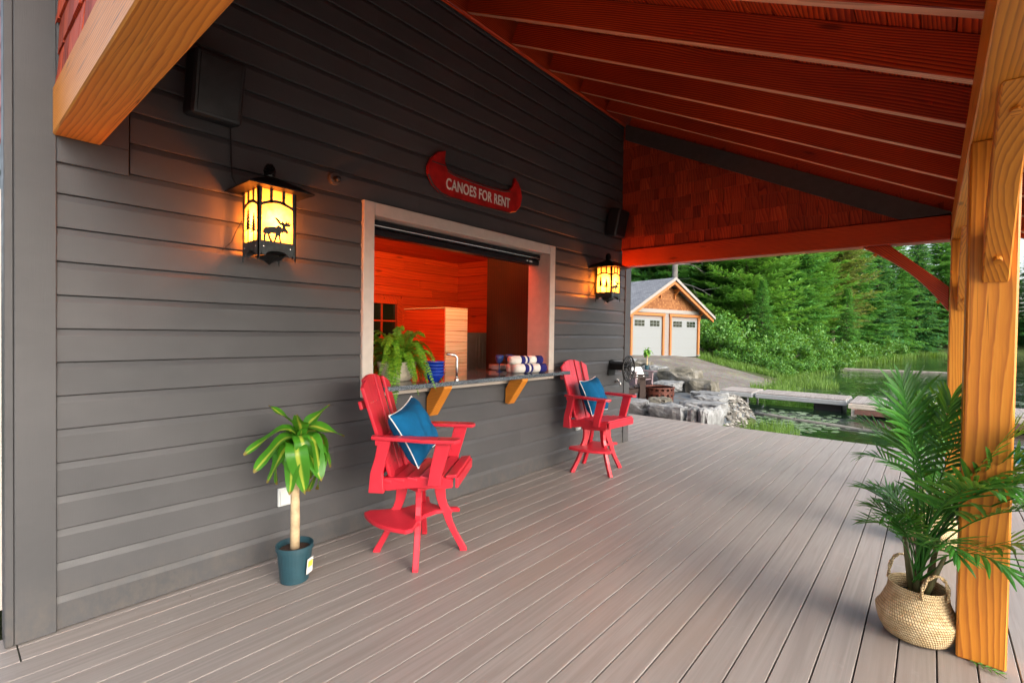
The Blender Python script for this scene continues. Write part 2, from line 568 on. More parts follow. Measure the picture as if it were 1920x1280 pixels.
# corner boards
part('corner_board', S().box(XW - .025, XW, .2385, .3845, .003, 3.6), M['siding'], house, bevel=.003)
part('corner_board', S().box(XW - .14, XW - .0015, .206, .237, .003, 3.6), M['siding'], house, bevel=.003)
part('corner_board', S().box(XW - .025, XW, 6.205, 6.335, .003, 4.42), M['siding'], house, bevel=.003)
part('corner_board', S().box(XW - .14, XW - .0015, 6.3365, 6.364, .003, 4.42), M['siding'], house, bevel=.003)
part('beam_block', S().box(XW - .026, XW - .002, .3855, .667, 2.298, 2.43).box(XW - .026, XW - .002, .5535, .667, 2.4315, 2.66), M['siding'], house, bevel=.003)
# the short end wall that faces the camera
for k in range(22):
    z0, z1 = k * EXP + .003, (k + 1) * EXP + .003
    s = S().prism([(.246, z0 + .003), (.235, z0 + .003), (.228, z0 + .007), (.228, z1 - .022), (.238, z1 - .003), (.246, z1)], -2, 2, axis='x')
    part('siding_board', s, M['siding'] if k < 15 else M['shingle'], house, loc=(XW - 2.1415, 0, 0))
part('side_door', S().box(-4.8, -3.75, .205, .2275, .02, 2.1).box(-4.9, -4.81, .195, .2275, .02, 2.2).box(-3.74, -3.65, .195, .2275, .02, 2.2), M['casing'], house, bevel=.004)

def sub(name, parent):
    """an Empty that groups sub-parts under one part"""
    o = bpy.data.objects.new(name, None)
    o.empty_display_size = .1
    COL.objects.link(o)
    o.parent = parent
    o.matrix_parent_inverse = wm(parent).inverted()
    return o

# ---- serving window: casing, jambs, roller shutter, granite counter on brackets
wf = sub('window_frame', house)
cw = .095
part('casing', S().box(XW - .03, XW + .012, WY0, WY0 + cw, WZ0, WZ1), M['casing'], wf, bevel=.004)
part('casing', S().box(XW - .03, XW + .012, WY1 - cw, WY1, WZ0, WZ1), M['casing'], wf, bevel=.004)
part('casing', S().box(XW - .03, XW + .010, WY0 + cw + .001, WY1 - cw - .001, WZ1 - cw, WZ1), M['casing'], wf, bevel=.004)
part('casing', S().box(XW - .03, XW + .010, WY0 + cw + .001, WY1 - cw - .001, WZ0, WZ0 + .058), M['casing'], wf, bevel=.004)
part('jamb', S().box(XW - .30, XW - .031, WY0 + .04, WY0 + cw - .006, WZ0 + .02, WZ1 - .05), M['casing'], wf)
part('jamb', S().box(XW - .30, XW - .031, WY1 - cw + .006, WY1 - .04, WZ0 + .02, WZ1 - .05), M['casing'], wf)
part('jamb', S().box(XW - .30, XW - .031, WY0 + cw, WY1 - cw, WZ1 - cw + .006, WZ1 - .04), M['casing'], wf)
sh = part('roller_shutter', S().box(XW - .24, XW - .13, WY0 + cw, WY1 - cw, 2.318, 2.379).box(XW - .235, XW - .145, WY0 + cw, WY1 - cw, 2.262, 2.316), M['shutter_black'], house, bevel=.006)
part('shutter_lip', S().tube([(XW - .128, WY0 + cw + .01, 2.336), (XW - .128, WY1 - cw - .01, 2.336)], .006, 8), M['steel'], sh)
part('warning_sticker', S().box(XW - .1445, XW - .143, 4.24, 4.29, 2.283, 2.303), M['label_white'], sh)
part('warning_sticker', S().box(XW - .1445, XW - .143, 4.19, 4.215, 2.286, 2.301), M['label_white'], sh)
counter = part('counter', S().box(-3.80, -2.985, WY0 + cw + .004, WY1 - cw - .004, 1.062, 1.098).box(XW + .013, -2.985, WY0 + .03, WY0 + cw + .0035, 1.062, 1.098).box(XW + .013, -2.985, WY1 - cw - .0035, WY1 - .02, 1.062, 1.098), M['granite'], house, bevel=.004)
def bracket(y):
    s = S().prism([(-.095, -.15), (-.095, -.005), (-.02, .11), (.125, .11), (.125, .085), (-.05, -.155)], -.045, .045)
    part('counter_bracket', s, M['timber'], house, bevel=.004, loc=(-3.136, y, .951))
bracket(2.735)
bracket(3.742)

# ---- timber frame of the porch
SL = .5
RZ0 = 4.35
def rz(x):           # underside of the rafters
    return RZ0 - SL * (x - XW)
TH = math.atan(SL)
BZ = 2.42
PW = .178
ex0, ex1 = .116, .294
timber('eave_beam', ((ex0+ex1)/2, .05, BZ + .122), ((ex0+ex1)/2, 6.45, BZ + .122), ex1 - ex0, .244, M['timber'], house)
timber('cross_beam', (XW + .002, .461, BZ + .112), (ex0 - .002, .461, BZ + .112), .18, .224, M['timber'], house)
timber('cross_beam', (XW + .014, 6.14, BZ + .112), (ex0 - .002, 6.14, BZ + .112), .18, .224, M['rafter'], house)
posts = []
for y in (.372, 3.13, 6.05):
    posts.append(timber('post', ((ex0+ex1)/2, y + PW/2, .0015), ((ex0+ex1)/2, y + PW/2, BZ - .001), PW - .006, PW, M['timber'], house, upv=(0, 1, 0), bevel=.008))
def brace(px, py, pz, axis, sgn, mat):
    """curved knee brace with pegs; (px,py,pz) is where the post face meets the beam"""
    n = 10
    lower = []
    for i in range(n + 1):
        t = i / n
        a, b = .67 * t, -.66 * (1 - t)
        lower.append((a - .045 * sin(pi * t), b + .045 * sin(pi * t)))
    poly = lower + [(.45, 0), (.001, -.43)]
    s = S()
    M0 = Matrix.Translation((px, py, pz))
    if axis == 'y':
        R = Matrix(((0, 1, 0), (sgn, 0, 0), (0, 0, 1))).to_4x4()
    else:
        R = Matrix(((sgn, 0, 0), (0, 1, 0), (0, 0, 1))).to_4x4()
    s.prism(poly, -.046, .046)
    # own X axis runs along the brace so that the grain does too
    Q = Matrix.Rotation(-pi/4, 4, 'Y')
    me = S().add(s.v, s.f, Q.inverted()).mesh('brace', .006)
    o = bpy.data.objects.new('brace', me); COL.objects.link(o); me.materials.append(mat)
    o.matrix_basis = M0 @ R @ Q
    o.parent = house; o.matrix_parent_inverse = wm(house).inverted()
    for t in (.13, .86):
        a, b = .67 * t - .045 * sin(pi * t), -.66 * (1 - t) + .045 * sin(pi * t)
        p = S().tube([(a - .03, 0, b + .03), (a + .017, 0, b - .017)], .016, 10)
        me2 = S().add(p.v, p.f, R).mesh('peg', smooth=False)
        q = bpy.data.objects.new('peg', me2); COL.objects.link(q); me2.materials.append(M['timber'])
        q.matrix_basis = M0
        q.parent = o; q.matrix_parent_inverse = wm(o).inverted()
xm = (ex0 + ex1) / 2
brace(xm + .01, 3.129, BZ - .001, 'y', -1, M['timber'])
brace(xm + .01, 6.049, BZ - .001, 'y', -1, M['timber'])
brace(ex0 - .001, 6.14, BZ - .001, 'x', -1, M['rafter'])

# ---- roof
RD, RT = .185, .062
nrm_up = Vector((SL, 0, 1)).normalized()
def rafter(y, w=RT, d=RD, mat=None, x1=.75):
    a = Vector((XW + .05, y, rz(XW + .05))) + nrm_up * d/2
    b = Vector((x1, y, rz(x1))) + nrm_up * d/2
    o = timber('rafter', a, b, w, d, mat or M['rafter'], house, upv=nrm_up, bevel=.004)
    o.data.materials.append(M['rafter_edge'])        # paler underside: light bouncing off the deck, painted into the colour
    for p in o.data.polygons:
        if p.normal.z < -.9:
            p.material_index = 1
    return o
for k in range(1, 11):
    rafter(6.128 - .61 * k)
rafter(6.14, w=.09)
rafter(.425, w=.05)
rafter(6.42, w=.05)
for k in range(0, 11):      # blocking between the rafters, over the eave beam
    ya, yb = 6.128 - .61 * k - .032, 6.128 - .61 * (k + 1) + .032
    zb = rz(.2) + RD / 2 + .02
    timber('blocking', (.2, ya - .001, zb), (.2, yb + .001, zb), .04, RD + .06, M['rafter'], house, bevel=.002)
timber('ledger', (XW + .022, .2, 4.45), (XW + .022, 6.4, 4.45), .044, .28, M['rafter'], house)
SLEN = (.82 - XW) / cos(TH)
bw = .142
nb = int(SLEN / bw)
along = Vector((1, 0, -SL)).normalized()
for i in range(nb):
    c = Vector((XW + .03, 0, rz(XW + .03))) + nrm_up * (RD + .013) + along * (bw * (i + .5))
    timber('roof_board', c + Vector((0, -.02, 0)), c + Vector((0, 6.46, 0)), bw - .006, .022, M['rafter'], house, upv=nrm_up, bevel=.002)
c0 = Vector((XW - .05, 0, rz(XW - .05))) + nrm_up * (RD + .026)
c1 = Vector((.86, 0, rz(.86))) + nrm_up * (RD + .026)
s = S()
t_ = nrm_up * .03
s.add([c0 + Vector((0, -.05, 0)), c1 + Vector((0, -.05, 0)), c1 + Vector((0, 6.5, 0)), c0 + Vector((0, 6.5, 0)),
       c0 + Vector((0, -.05, 0)) + t_, c1 + Vector((0, -.05, 0)) + t_, c1 + Vector((0, 6.5, 0)) + t_, c0 + Vector((0, 6.5, 0)) + t_],
      [(3,2,1,0),(4,5,6,7),(0,1,5,4),(1,2,6,5),(2,3,7,6),(3,0,4,7)])
part('roof_covering', s, M['dark_trim'], house)
# upper storey wall above the porch roof, so that no sky leaks in behind the ledger
part('upper_wall', S().box(XS - .17, XS, .25, 6.34, 4.46, 5.4), M['siding'], house)

# ---- shingled gable ends
def gable(yf, sgn, seed, xa=XS + .002, xb=ex0 - .004):
    """yf: sheathing face, sgn -1: shingles face the camera"""
    g = sub('gable_wall', house)
    z0 = BZ + .226
    part('sheathing', S().prism([(xa, z0), (xb, z0), (xb, rz(xb) - .001), (xa, rz(xa) - .001)], yf, yf - sgn * .03), M['dark'], g)
    rnd = random.Random(seed)
    row, e = 0, .152
    while z0 + row * e < RZ0:
        zb = z0 + .002 + row * e
        x = xa - rnd.uniform(0, .1)
        while x < xb:
            w = rnd.choice([.07, .09, .11, .13, .15, .18])
            a, b = max(x, xa) + .0022, min(x + w, xb) - .0022
            x += w
            if b - a < .02: continue
            zt = zb + e + .045
            za_, zb_ = min(zt, rz(a) - .004), min(zt, rz(b) - .004)
            if zb_ - zb < .03: continue
            dz = rnd.uniform(-.008, .010)
            L = max(za_, zb_) - (zb + dz)
            xm_ = (a + b) / 2
            th, tilt = rnd.uniform(.013, .024), .004
            # local X up the shingle, local Y across, local Z out of the wall
            hw = (b - a) / 2
            la, lb = za_ - zb - dz, zb_ - zb - dz
            vs = [(0, -hw, 0), (0, hw, 0), (lb if sgn < 0 else la, hw, 0), (la if sgn < 0 else lb, -hw, 0),
                  (0, -hw, th), (0, hw, th), (lb if sgn < 0 else la, hw, tilt), (la if sgn < 0 else lb, -hw, tilt)]
            s = S().add(vs, [(3,2,1,0),(4,5,6,7),(0,1,5,4),(1,2,6,5),(2,3,7,6),(3,0,4,7)])
            me = s.mesh('shingle')
            me.materials.append(M['shingle'])
            o = bpy.data.objects.new('shingle', me); COL.objects.link(o)
            xl, zl = Vector((0, 0, 1)), Vector((0, sgn, 0))
            yl = zl.cross(xl)
            m = Matrix((xl, yl, zl)).transposed().to_4x4()
            m.translation = Vector((xm_, yf + sgn * (.001 + (row % 2) * .0), zb + dz))
            o.matrix_basis = m
            o.parent = g; o.matrix_parent_inverse = wm(g).inverted()
        row += 1
    return g
gable(6.10, -1, 3)
gable(.40, -1, 8)
# charcoal frieze under the last rafter of the far gable, and the grey strip beside the near shingles
def rake(y0, y1, d, name):
    a, b = XW + .03, ex0 - .006
    part(name, S().prism([(a, rz(a) - .003), (b, rz(b) - .003), (b - .0, rz(b) - .02), (b - .36, rz(b - .36) - d), (a, rz(a) - d)], y0, y1), M['dark_trim'], house)
rake(6.052, 6.082, .21, 'rake_board')
part('corner_strip', S().box(XW + .001, XW + .03, .383, .398, 2.66, 4.3), M['siding'], house, bevel=.002)

# ------------------------------------------------------------------ the lit room behind the window
RX, RY0, RY1, RZ = -6.5, .7, 6.1, 2.72
iw = sub('interior_wall', house)
random.seed(31)
PWD = .138
def plank_run(kind, k):
    """one course of lining boards"""
    z = k * PWD
    lo, hi = (2.6, RY1) if kind == 'back' else ((-6.48, XS - .18) if kind == 'right' else (-6.48, XS - .18))
    cuts = [lo]
    x = lo
    while True:
        x += random.uniform(.7, 1.9)
        if x > hi - .3: break
        cuts.append(x)
    cuts.append(hi)
    for a, b in zip(cuts, cuts[1:]):
        d = random.uniform(0, .002)
        if kind == 'back':
            segs = [(a, b)]
            if 1.02 < z + .07 < 2.02:      # around the little window
                segs = [q for q in ((a, min(b, 3.62)), (max(a, 4.86), b)) if q[1] - q[0] > .03]
            for a2, b2 in segs:
                timber('plank', (RX + .01 + d, a2 + .001, z + PWD/2), (RX + .01 + d, b2 - .001, z + PWD/2), .02, PWD - .004, M['plank'], iw, bevel=.002)
        elif kind == 'right':
            timber('plank', (a + .001, RY1 - .01 - d, z + PWD/2), (b - .001, RY1 - .01 - d, z + PWD/2), .02, PWD - .004, M['plank'], iw, bevel=.002)
for k in range(4, 20):
    plank_run('back', k)
    plank_run('right', k)
for k in range(22):
    x = -6.45 + k * PWD
    timber('ceiling_plank', (x + PWD/2, RY0, RZ + .01), (x + PWD/2, RY1 - .03, RZ + .01), PWD - .004, .02, M['plank'], iw, bevel=.002)
s = S().box(RX - .15, RX - .02, RY0 - .1, RY1 + .1, -.1, RZ + .2).box(RX - .1, XS - .175, RY1 + .001, RY1 + .08, -.1, RZ + .2).box(RX - .1, XS - .175, RY0 - .1, RY0, -.1, RZ + .2).box(RX, XS - .175, RY0, RY1, RZ + .03, RZ + .2)
part('room_shell', s, M['plank'], house)
part('room_floor', S().box(RX, XS - .175, RY0 + .002, RY1 - .002, -.09, -.002), M['pine'], house)
# small back window of the room
bw_ = sub('back_window', house)
for (a, b, c, d) in [(3.64, 3.74, 1.05, 2.02), (4.76, 4.86, 1.05, 2.02), (3.741, 4.759, 1.93, 2.02), (3.741, 4.759, 1.05, 1.14)]:
    part('frame', S().box(RX - .02, RX + .05, a, b, c, d), M['plank'], bw_, bevel=.003)
part('pane', S().box(RX - .016, RX - .01, 3.74, 4.76, 1.14, 1.93), M['glass_dark'], bw_)
for y in (3.99, 4.25, 4.5):
    part('muntin', S().box(RX - .009, RX + .012, y - .012, y + .012, 1.141, 1.929), M['plank'], bw_)
for z in (1.40, 1.665):
    part('muntin', S().box(RX - .009, RX + .011, 3.741, 4.759, z - .012, z + .012), M['plank'], bw_)

# freestanding things in the room
pt = thing('plank_partition', 'waist high pine partition, its sides coloured lamp-lit orange, its end left pale, inside the window', 'partition', (-5.5, 4.3, 0))
for k in range(13):
    z = k * PWD
    timber('plank', (-5.42, 4.122, z + PWD/2), (-4.612, 4.122, z + PWD/2), .02, PWD - .004, M['plank'], pt, bevel=.002)  # side planks: same pine as the end, lamp's orange light put into the colour
    timber('plank', (-4.60, 4.115, z + PWD/2), (-4.60, 4.49, z + PWD/2), .022, PWD - .004, M['pine'], pt, bevel=.002)
    timber('plank', (-5.42, 4.478, z + PWD/2), (-4.612, 4.478, z + PWD/2), .02, PWD - .004, M['plank'], pt, bevel=.002)
timber('cap', (-5.43, 4.302, 1.803), (-4.588, 4.302, 1.803), .39, .016, M['pine'], pt)

cb = thing('tall_cabinet', 'tall dark walnut cabinet standing beside the serving window jamb', 'cabinet', (-4.0, 5.2, 0))
timber('side_panel', (-3.988, 4.79, 0), (-3.988, 4.79, 2.62), .02, 1.075, M['shutter_wood'], cb, upv=(1, 0, 0), bevel=.002)
me_ = part('carcass', S().box(-.52, .55, -.398, .40, .002, 2.618), M['shutter_wood'], cb, local=True)
for a, b in ((.02, 1.29), (1.30, 2.6)):
    d_ = part('door', S().box(-.545, -.522, -.39, .39, a, b), M['shutter_wood'], cb, local=True, bevel=.003)
    part('handle', S().tube([(-.56, .32, a + .5), (-.56, .32, a + .7)], .006, 8), M['steel'], d_, local=True)

gc = thing('panelled_cabinet', 'blue grey panelled cabinet standing against the orange boards', 'cabinet', (-5.75, 5.72, 0))
part('carcass', S().box(-.22, .22, -.38, .33, 0, 1.50), M['cab_grey'], gc, local=True, bevel=.003)
for a, b in ((-.375, -.065), (-.055, .255)):
    s = S().box(.222, .236, a, a + .06, .05, 1.46).box(.222, .236, b - .06, b, .05, 1.46).box(.222, .236, a + .061, b - .061, .05, .13).box(.222, .236, a + .061, b - .061, 1.38, 1.46)
    d_ = part('door', s, M['cab_grey'], gc, local=True, bevel=.003)
    part('raised_panel', S().box(.221, .231, a + .085, b - .085, .155, 1.355), M['cab_grey'], d_, local=True, bevel=.006)

# ceiling lamp that lights the room (the glow seen through the window)
lampm = N('warm_lamp_disc')
em = lampm.n("ShaderNodeEmission")
em.inputs[0].default_value = (1, .62, .3, 1)
em.inputs[1].default_value = 14
M['room_lamp'] = lampm.end(em.outputs[0])
rl = thing('strip_lamp', 'slim warm strip lamp inside, over the serving window', 'lamp', (XS - .20, 3.3, 2.56))
part('diffuser', S().box(-.035, -.03, -.9, .9, -.03, .03), M['room_lamp'], rl, local=True)
part('housing', S().box(-.029, .02, -.92, .92, -.04, .04), M['black_metal'], rl, local=True, bevel=.004)
ld = bpy.data.lights.new('room_light', 'AREA')
ld.shape = 'RECTANGLE'; ld.size = 1.8; ld.size_y = .06; ld.energy = 62; ld.color = (1, .42, .13)
lo = bpy.data.objects.new('room_light', ld)
COL.objects.link(lo)
lo.parent = rl
lo.location = (-.04, 0, 0)
lo.rotation_euler = (rad(125), 0, pi/2)          # shines up and towards the back of the room
# ------------------------------------------------------------------ wall lanterns
g = N('amber_mica_glass')
v = g.coord('Object')
tr = g.n("ShaderNodeBsdfTranslucent")
g.put(tr.inputs[0], g.ramp(g.noise(v, 14, 4), [(0.3, (0.30, 0.165, 0.06)), (0.7, (0.46, 0.29, 0.13))]))
gl = g.n("ShaderNodeBsdfGlossy"); gl.inputs['Roughness'].default_value = .2
mx = g.n("ShaderNodeMixShader"); mx.inputs[0].default_value = .06
g.t.links.new(tr.outputs[0], mx.inputs[1]); g.t.links.new(gl.outputs[0], mx.inputs[2])
tp2 = g.n("ShaderNodeBsdfTransparent"); tp2.inputs[0].default_value = (1, .50, .16, 1)
mx2 = g.n("ShaderNodeMixShader"); mx2.inputs[0].default_value = .45
g.t.links.new(mx.outputs[0], mx2.inputs[1]); g.t.links.new(tp2.outputs[0], mx2.inputs[2])
M['mica'] = g.end(mx2.outputs[0])
g = N('lit_bulb')
em = g.n("ShaderNodeEmission"); em.inputs[0].default_value = (1, .66, .3, 1); em.inputs[1].default_value = 30
M['bulb'] = g.end(em.outputs[0])

MOOSE = [(0,.36),(.03,.46),(.10,.55),(.20,.57),(.33,.60),(.45,.60),(.54,.70),(.60,.66),(.66,.60),(.68,.70),(.60,.72),(.52,.80),(.44,.93),(.40,.98),(.50,.97),(.60,.86),(.64,.80),(.68,.88),(.72,.82),
         (.78,.80),(.82,.92),(.86,.82),(.92,.92),(.94,.80),(1.0,.84),(.96,.72),(.86,.68),(.80,.70),(.80,.62),(.88,.52),(.90,.42),(.84,.40),(.78,.44),(.72,.46),(.70,.36),(.66,.44),
         (.62,.36),(.60,.22),(.64,.06),(.66,.0),(.60,.0),(.57,.12),(.54,.30),(.51,.24),(.44,.06),(.43,0),(.37,0),(.42,.18),(.43,.34),(.30,.34),(.24,.30),(.26,.16),(.34,.03),(.33,0),(.27,0),(.20,.14),(.17,.28),
         (.12,.30),(.09,.14),(.10,.0),(.04,.0),(.03,.16),(.05,.30),(.01,.32)]
def spruce(h, w):
    """saw-edged fir on a bare stem"""
    n = 6
    L = []
    for i in range(n):
        f = i / n
        z = h * (.36 + .60 * f)
        L += [(-w * .30 * (1 - f) - .003, z), (-w * (1 - f) ** .8 - .002, z - h * .035), (-w * .42 * (1 - f) - .002, z + h * .055)]
    return [(-.005, 0), (-.004, h * .35)] + L + [(0, h)] + [(-x, z) for x, z in reversed(L)] + [(.004, h * .35), (.005, 0)]
def lantern(name, label, y0):
    """y0: near side of the lantern box; it hangs .25 m off the wall"""
    s_ = .222
    t = thing(name, label, 'lantern', (-3.081, y0 + s_/2, 1.905), 0, 'amber glass lanterns on the boathouse wall')
    h = s_ / 2
    zt = .43
    # four iron sides: corner posts, arched head, little top windows, scalloped skirt
    for k in range(4):
        R = Matrix.Rotation(k * pi/2, 4, 'Z')
        f = S()
        th0, th1 = h - .006, h
        def slab(poly):
            f.prism(poly, th0, th1, R, axis='x')
        slab([(-h, .0), (-h + .018, .045), (-h + .022, zt), (-h, zt)])
        slab([(h - .018, .045), (h, .0), (h, zt), (h - .022, zt)])
        # skirt with a scallop
        sk = [(-h + .0185, .115), (h - .0185, .115), (h - .0185, .04)] + [((h - .04) * cos(pi * i / 10), .028 + .034 * sin(pi * i / 10)) for i in range(11)] + [(-h + .0185, .04)]
        slab(sk)
        # arch bar
        arc = [((h - .021) * (-1 + 2 * i / 12), .318 + .026 * sin(pi * i / 12)) for i in range(13)]
        slab([(a, b - .001) for a, b in arc] + [(a, b + .017) for a, b in reversed(arc)])
        for u in (-.036, .036):
            slab([(u - .008, .34), (u + .008, .34), (u + .008, zt), (u - .008, zt)])
        slab([(-h + .022, zt - .012), (h - .022, zt - .012), (h - .022, zt), (-h + .022, zt)])
        side = part('frame', f, M['grey_iron'], t, local=True)
        part('glass_pane', S().box(h - .010, h - .008, -h + .012, h - .012, .085, zt - .004, R), M['mica'], t, local=True)
        # cut-out scene in front of the pane: moose on the +X and -X sides, spruces on the others
        f2 = S()
        if k % 2 == 0:
            f2.prism([((a - .5) * .168, .112 + b * .150) for a, b in MOOSE], h - .0065, h - .003, R, axis='x')
            part('moose_silhouette', f2, M['grey_iron'], side, local=True)
        else:
            for (u, hh) in ((-.042, .215), (.038, .165)):
                f2.prism([(u + x * 1.0, .114 + z) for x, z in spruce(hh, .042)], h - .0065, h - .003, R, axis='x')
            part('spruce_silhouette', f2, M['grey_iron'], side, local=True)
        for u in (-.078, .078):
            part('rivet', S().lathe([(.006, 0), (.005, .003), (.001, .004)], 8, R @ Matrix.Translation((h, u, .082)) @ Matrix.Rotation(pi/2, 4, 'Y')), M['steel'], side, local=True)
    # roof: hipped, overhanging, with a pine cone finial
    e, zr = .19, .418
    s = S().add([(-e,-e,zr),(e,-e,zr),(e,e,zr),(-e,e,zr),(-e,-e,zr+.008),(e,-e,zr+.008),(e,e,zr+.008),(-e,e,zr+.008),(-.03,-.03,.515),(.03,-.03,.515),(.03,.03,.515),(-.03,.03,.515)],
              [(3,2,1,0),(0,1,5,4),(1,2,6,5),(2,3,7,6),(3,0,4,7),(4,5,9,8),(5,6,10,9),(6,7,11,10),(7,4,8,11),(8,9,10,11)])
    part('roof', s, M['black_metal'], t, local=True)
    s = S()
    for i in range(7):
        z = .512 + i * .012
        r = .03 * sin(pi * (i + 1.6) / 9.2)
        for k in range(8):
            w = 2 * pi * (k + .5 * (i % 2)) / 8
            s.lathe([(.001, -.002), (.008, .004), (.001, .016)], 5, Matrix.Translation((r * cos(w), r * sin(w), z)))
    s.lathe([(.02, .505), (.028, .53), (.02, .58), (.002, .6)], 10)
    part('pine_cone_finial', s, M['black_metal'], t, local=True)
    part('bottom_cone', S().lathe([(.001, -.012), (.03, .012), (.075, .03), (.08, .034)], 16).box(-h + .008, h - .008, -h + .008, h - .008, .068, .074), M['black_metal'], t, local=True)
    # bracket arm back to the wall
    s = S().tube([(-h - .01, 0, .43), (-.145, 0, .45), (-.165, 0, .40), (-.16, 0, .30)], .009, 8)
    s.tube([(-h - .0, 0, .46), (-.12, 0, .50), (-.15, 0, .47), (-.155, 0, .38)], .006, 8)
    part('arm', s, M['black_metal'], t, local=True)
    part('back_plate', S().box(-.1655, -.157, -.045, .045, .10, .43), M['black_metal'], t, local=True, bevel=.003)
    part('wire', S().tube([(-.11, -h - .003, .25), (-.12, -h - .03, .19), (-.14, -h - .05, .12), (-.15, -h - .10, .06)], .003, 6), M['black_plastic'], t, local=True)
    b = part('bulb', S().lathe([(.001, .24), (.016, .25), (.021, .27), (.015, .30), (.010, .32)], 14), M['bulb'], t, local=True, smooth=True)
    part('socket', S().lathe([(.013, .318), (.013, .37), (.02, .372), (.02, .418)], 12), M['black_metal'], t, local=True)
    d = bpy.data.lights.new('lantern_light', 'POINT')
    d.energy = 38; d.color = (1, .72, .40); d.shadow_soft_size = .03
    lo = bpy.data.objects.new('lantern_light', d)
    COL.objects.link(lo)
    lo.parent = t
    lo.location = (0, 0, .225)
    return t
lantern('wall_lantern', 'large amber lantern with moose cut-out above the potted dracaena', 1.213)
lantern('wall_lantern', 'amber lantern beside the far corner board, beyond the serving window', 5.33)

# ------------------------------------------------------------------ canoe sign
cs = thing('canoe_sign', 'red canoe shaped board lettered CANOES FOR RENT above the window', 'sign', (XW, 3.27, 2.69))
OUT = [(2.857,3.059),(2.846,2.974),(2.872,2.905),(2.96,2.885),(3.15,2.88),(3.4,2.882),(3.6,2.892),(3.70,2.915),(3.752,2.965),(3.775,3.02),(3.778,3.055),(3.83,3.02),(3.872,2.96),(3.895,2.88),(3.87,2.79),(3.80,2.72),(3.70,2.688),
       (3.3,2.674),(2.9,2.672),(2.80,2.69),(2.715,2.737),(2.665,2.81),(2.660,2.88),(2.70,2.96),(2.77,3.025)]
ctr = (3.27, 2.80)
part('hull_board', S().prism(OUT, XW - .006, XW + .028, axis='x'), M['red_sign'], cs, bevel=.006)
edge = S()
n_ = len(OUT)
edge.tube([(XW + .022, a, b) for a, b in OUT[16:22]], .009, 6)
part('keel_edge', edge, M['sign_dark'], cs)
part('gunwale', S().tube([(XW + .024, a, b - .016) for a, b in OUT[2:8]], .008, 6), M['sign_dark'], cs)
for (a, b, r) in ((2.76, 2.90, .001), ):
    part('deck_line', S().tube([(XW + .029, 2.70, 2.925), (XW + .029, 2.845, 2.925)], .005, 6), M['sign_dark'], cs)
fc = bpy.data.curves.new('lettering', 'FONT')
fc.body = "CANOES FOR RENT"
fc.size = .132
fc.extrude = .0015
fc.offset = .0022
fc.space_character = 1.05
fc.align_x = 'CENTER'
fo = bpy.data.objects.new('lettering', fc)
COL.objects.link(fo)
fc.materials.append(M['letter'])
bpy.context.view_layer.update()
lm = bpy.data.meshes.new_from_object(fo.evaluated_get(bpy.context.evaluated_depsgraph_get()))
bpy.data.objects.remove(fo)
lm.materials.clear()
fo = link('lettering', lm, M['letter'])
fo.matrix_basis = Matrix.Translation((XW + .031, 3.275, 2.735)) @ Matrix(((0, 0, 1), (1, 0, 0), (0, 1, 0))).to_4x4() @ Matrix.Diagonal((.69, 1, 1, 1))
fo.parent = cs
fo.matrix_parent_inverse = wm(cs).inverted()

# ------------------------------------------------------------------ small wall things
sc_ = thing('wall_sensor', 'small round grey sensor on the wall between lantern and canoe sign', 'sensor', (XS, 1.836, 2.572))
RX90 = Matrix.Rotation(pi/2, 4, 'Y')
part('base', S().lathe([(.045, 0), (.045, .025), (.038, .032)], 20, RX90), M['siding'], sc_, local=True)
part('lens', S().lathe([(.02, .03), (.02, .075), (.014, .082), (.004, .084)], 16, RX90 @ Matrix.Rotation(.2, 4, 'Y')), M['black_plastic'], sc_, local=True, smooth=True)
def speaker(label, y, z, cable=None):
    t = thing('wall_speaker', label, 'speaker', (XS, y, z), 0, 'black speakers high on the boathouse wall')
    R = Matrix.Translation((.10, 0, 0)) @ Matrix.Rotation(rad(12), 4, 'Y')
    part('cabinet', S().box(-.08, .09, -.13, .13, -.16, .19, R), M['black_plastic'], t, local=True, bevel=.03, seg=3)
    part('grille', S().box(.091, .097, -.105, .105, -.135, .165, R), M['black_metal'], t, local=True, bevel=.02, seg=2)
    part('bracket', S().box(.0, .03, -.04, .04, -.06, .06), M['black_metal'], t, local=True)
    if cable:
        part('cable', S().tube(cable, .004, 6), M['black_plastic'], t)
    return t
speaker('black speaker on the dark wall above the near lantern', 1.04, 2.85, [(XS + .012, 1.16, 2.72), (XS + .008, 1.165, 2.55), (XS + .008, 1.17, 2.42), (XS + .03, 1.21, 2.33), (XW + .045, 1.23, 2.31)])
speaker('black speaker in the dark corner above the far lantern', 5.75, 2.93)
def outlet(label, y, z):
    t = thing('outlet_cover', label, 'outlet', (XS, y, z), 0, 'white outlet covers low on the wall')
    part('plate', S().box(0, .022, -.045, .045, -.06, .06), M['white_plastic'], t, local=True, bevel=.006, seg=2)
    part('flip_lid', S().box(.0225, .034, -.036, .036, -.05, .05), M['white_plastic'], t, local=True, bevel=.006, seg=2)
outlet('white outlet cover behind the cane of the potted dracaena', 1.50, .40)
outlet('white outlet cover behind the far red chair', 5.05, .40)

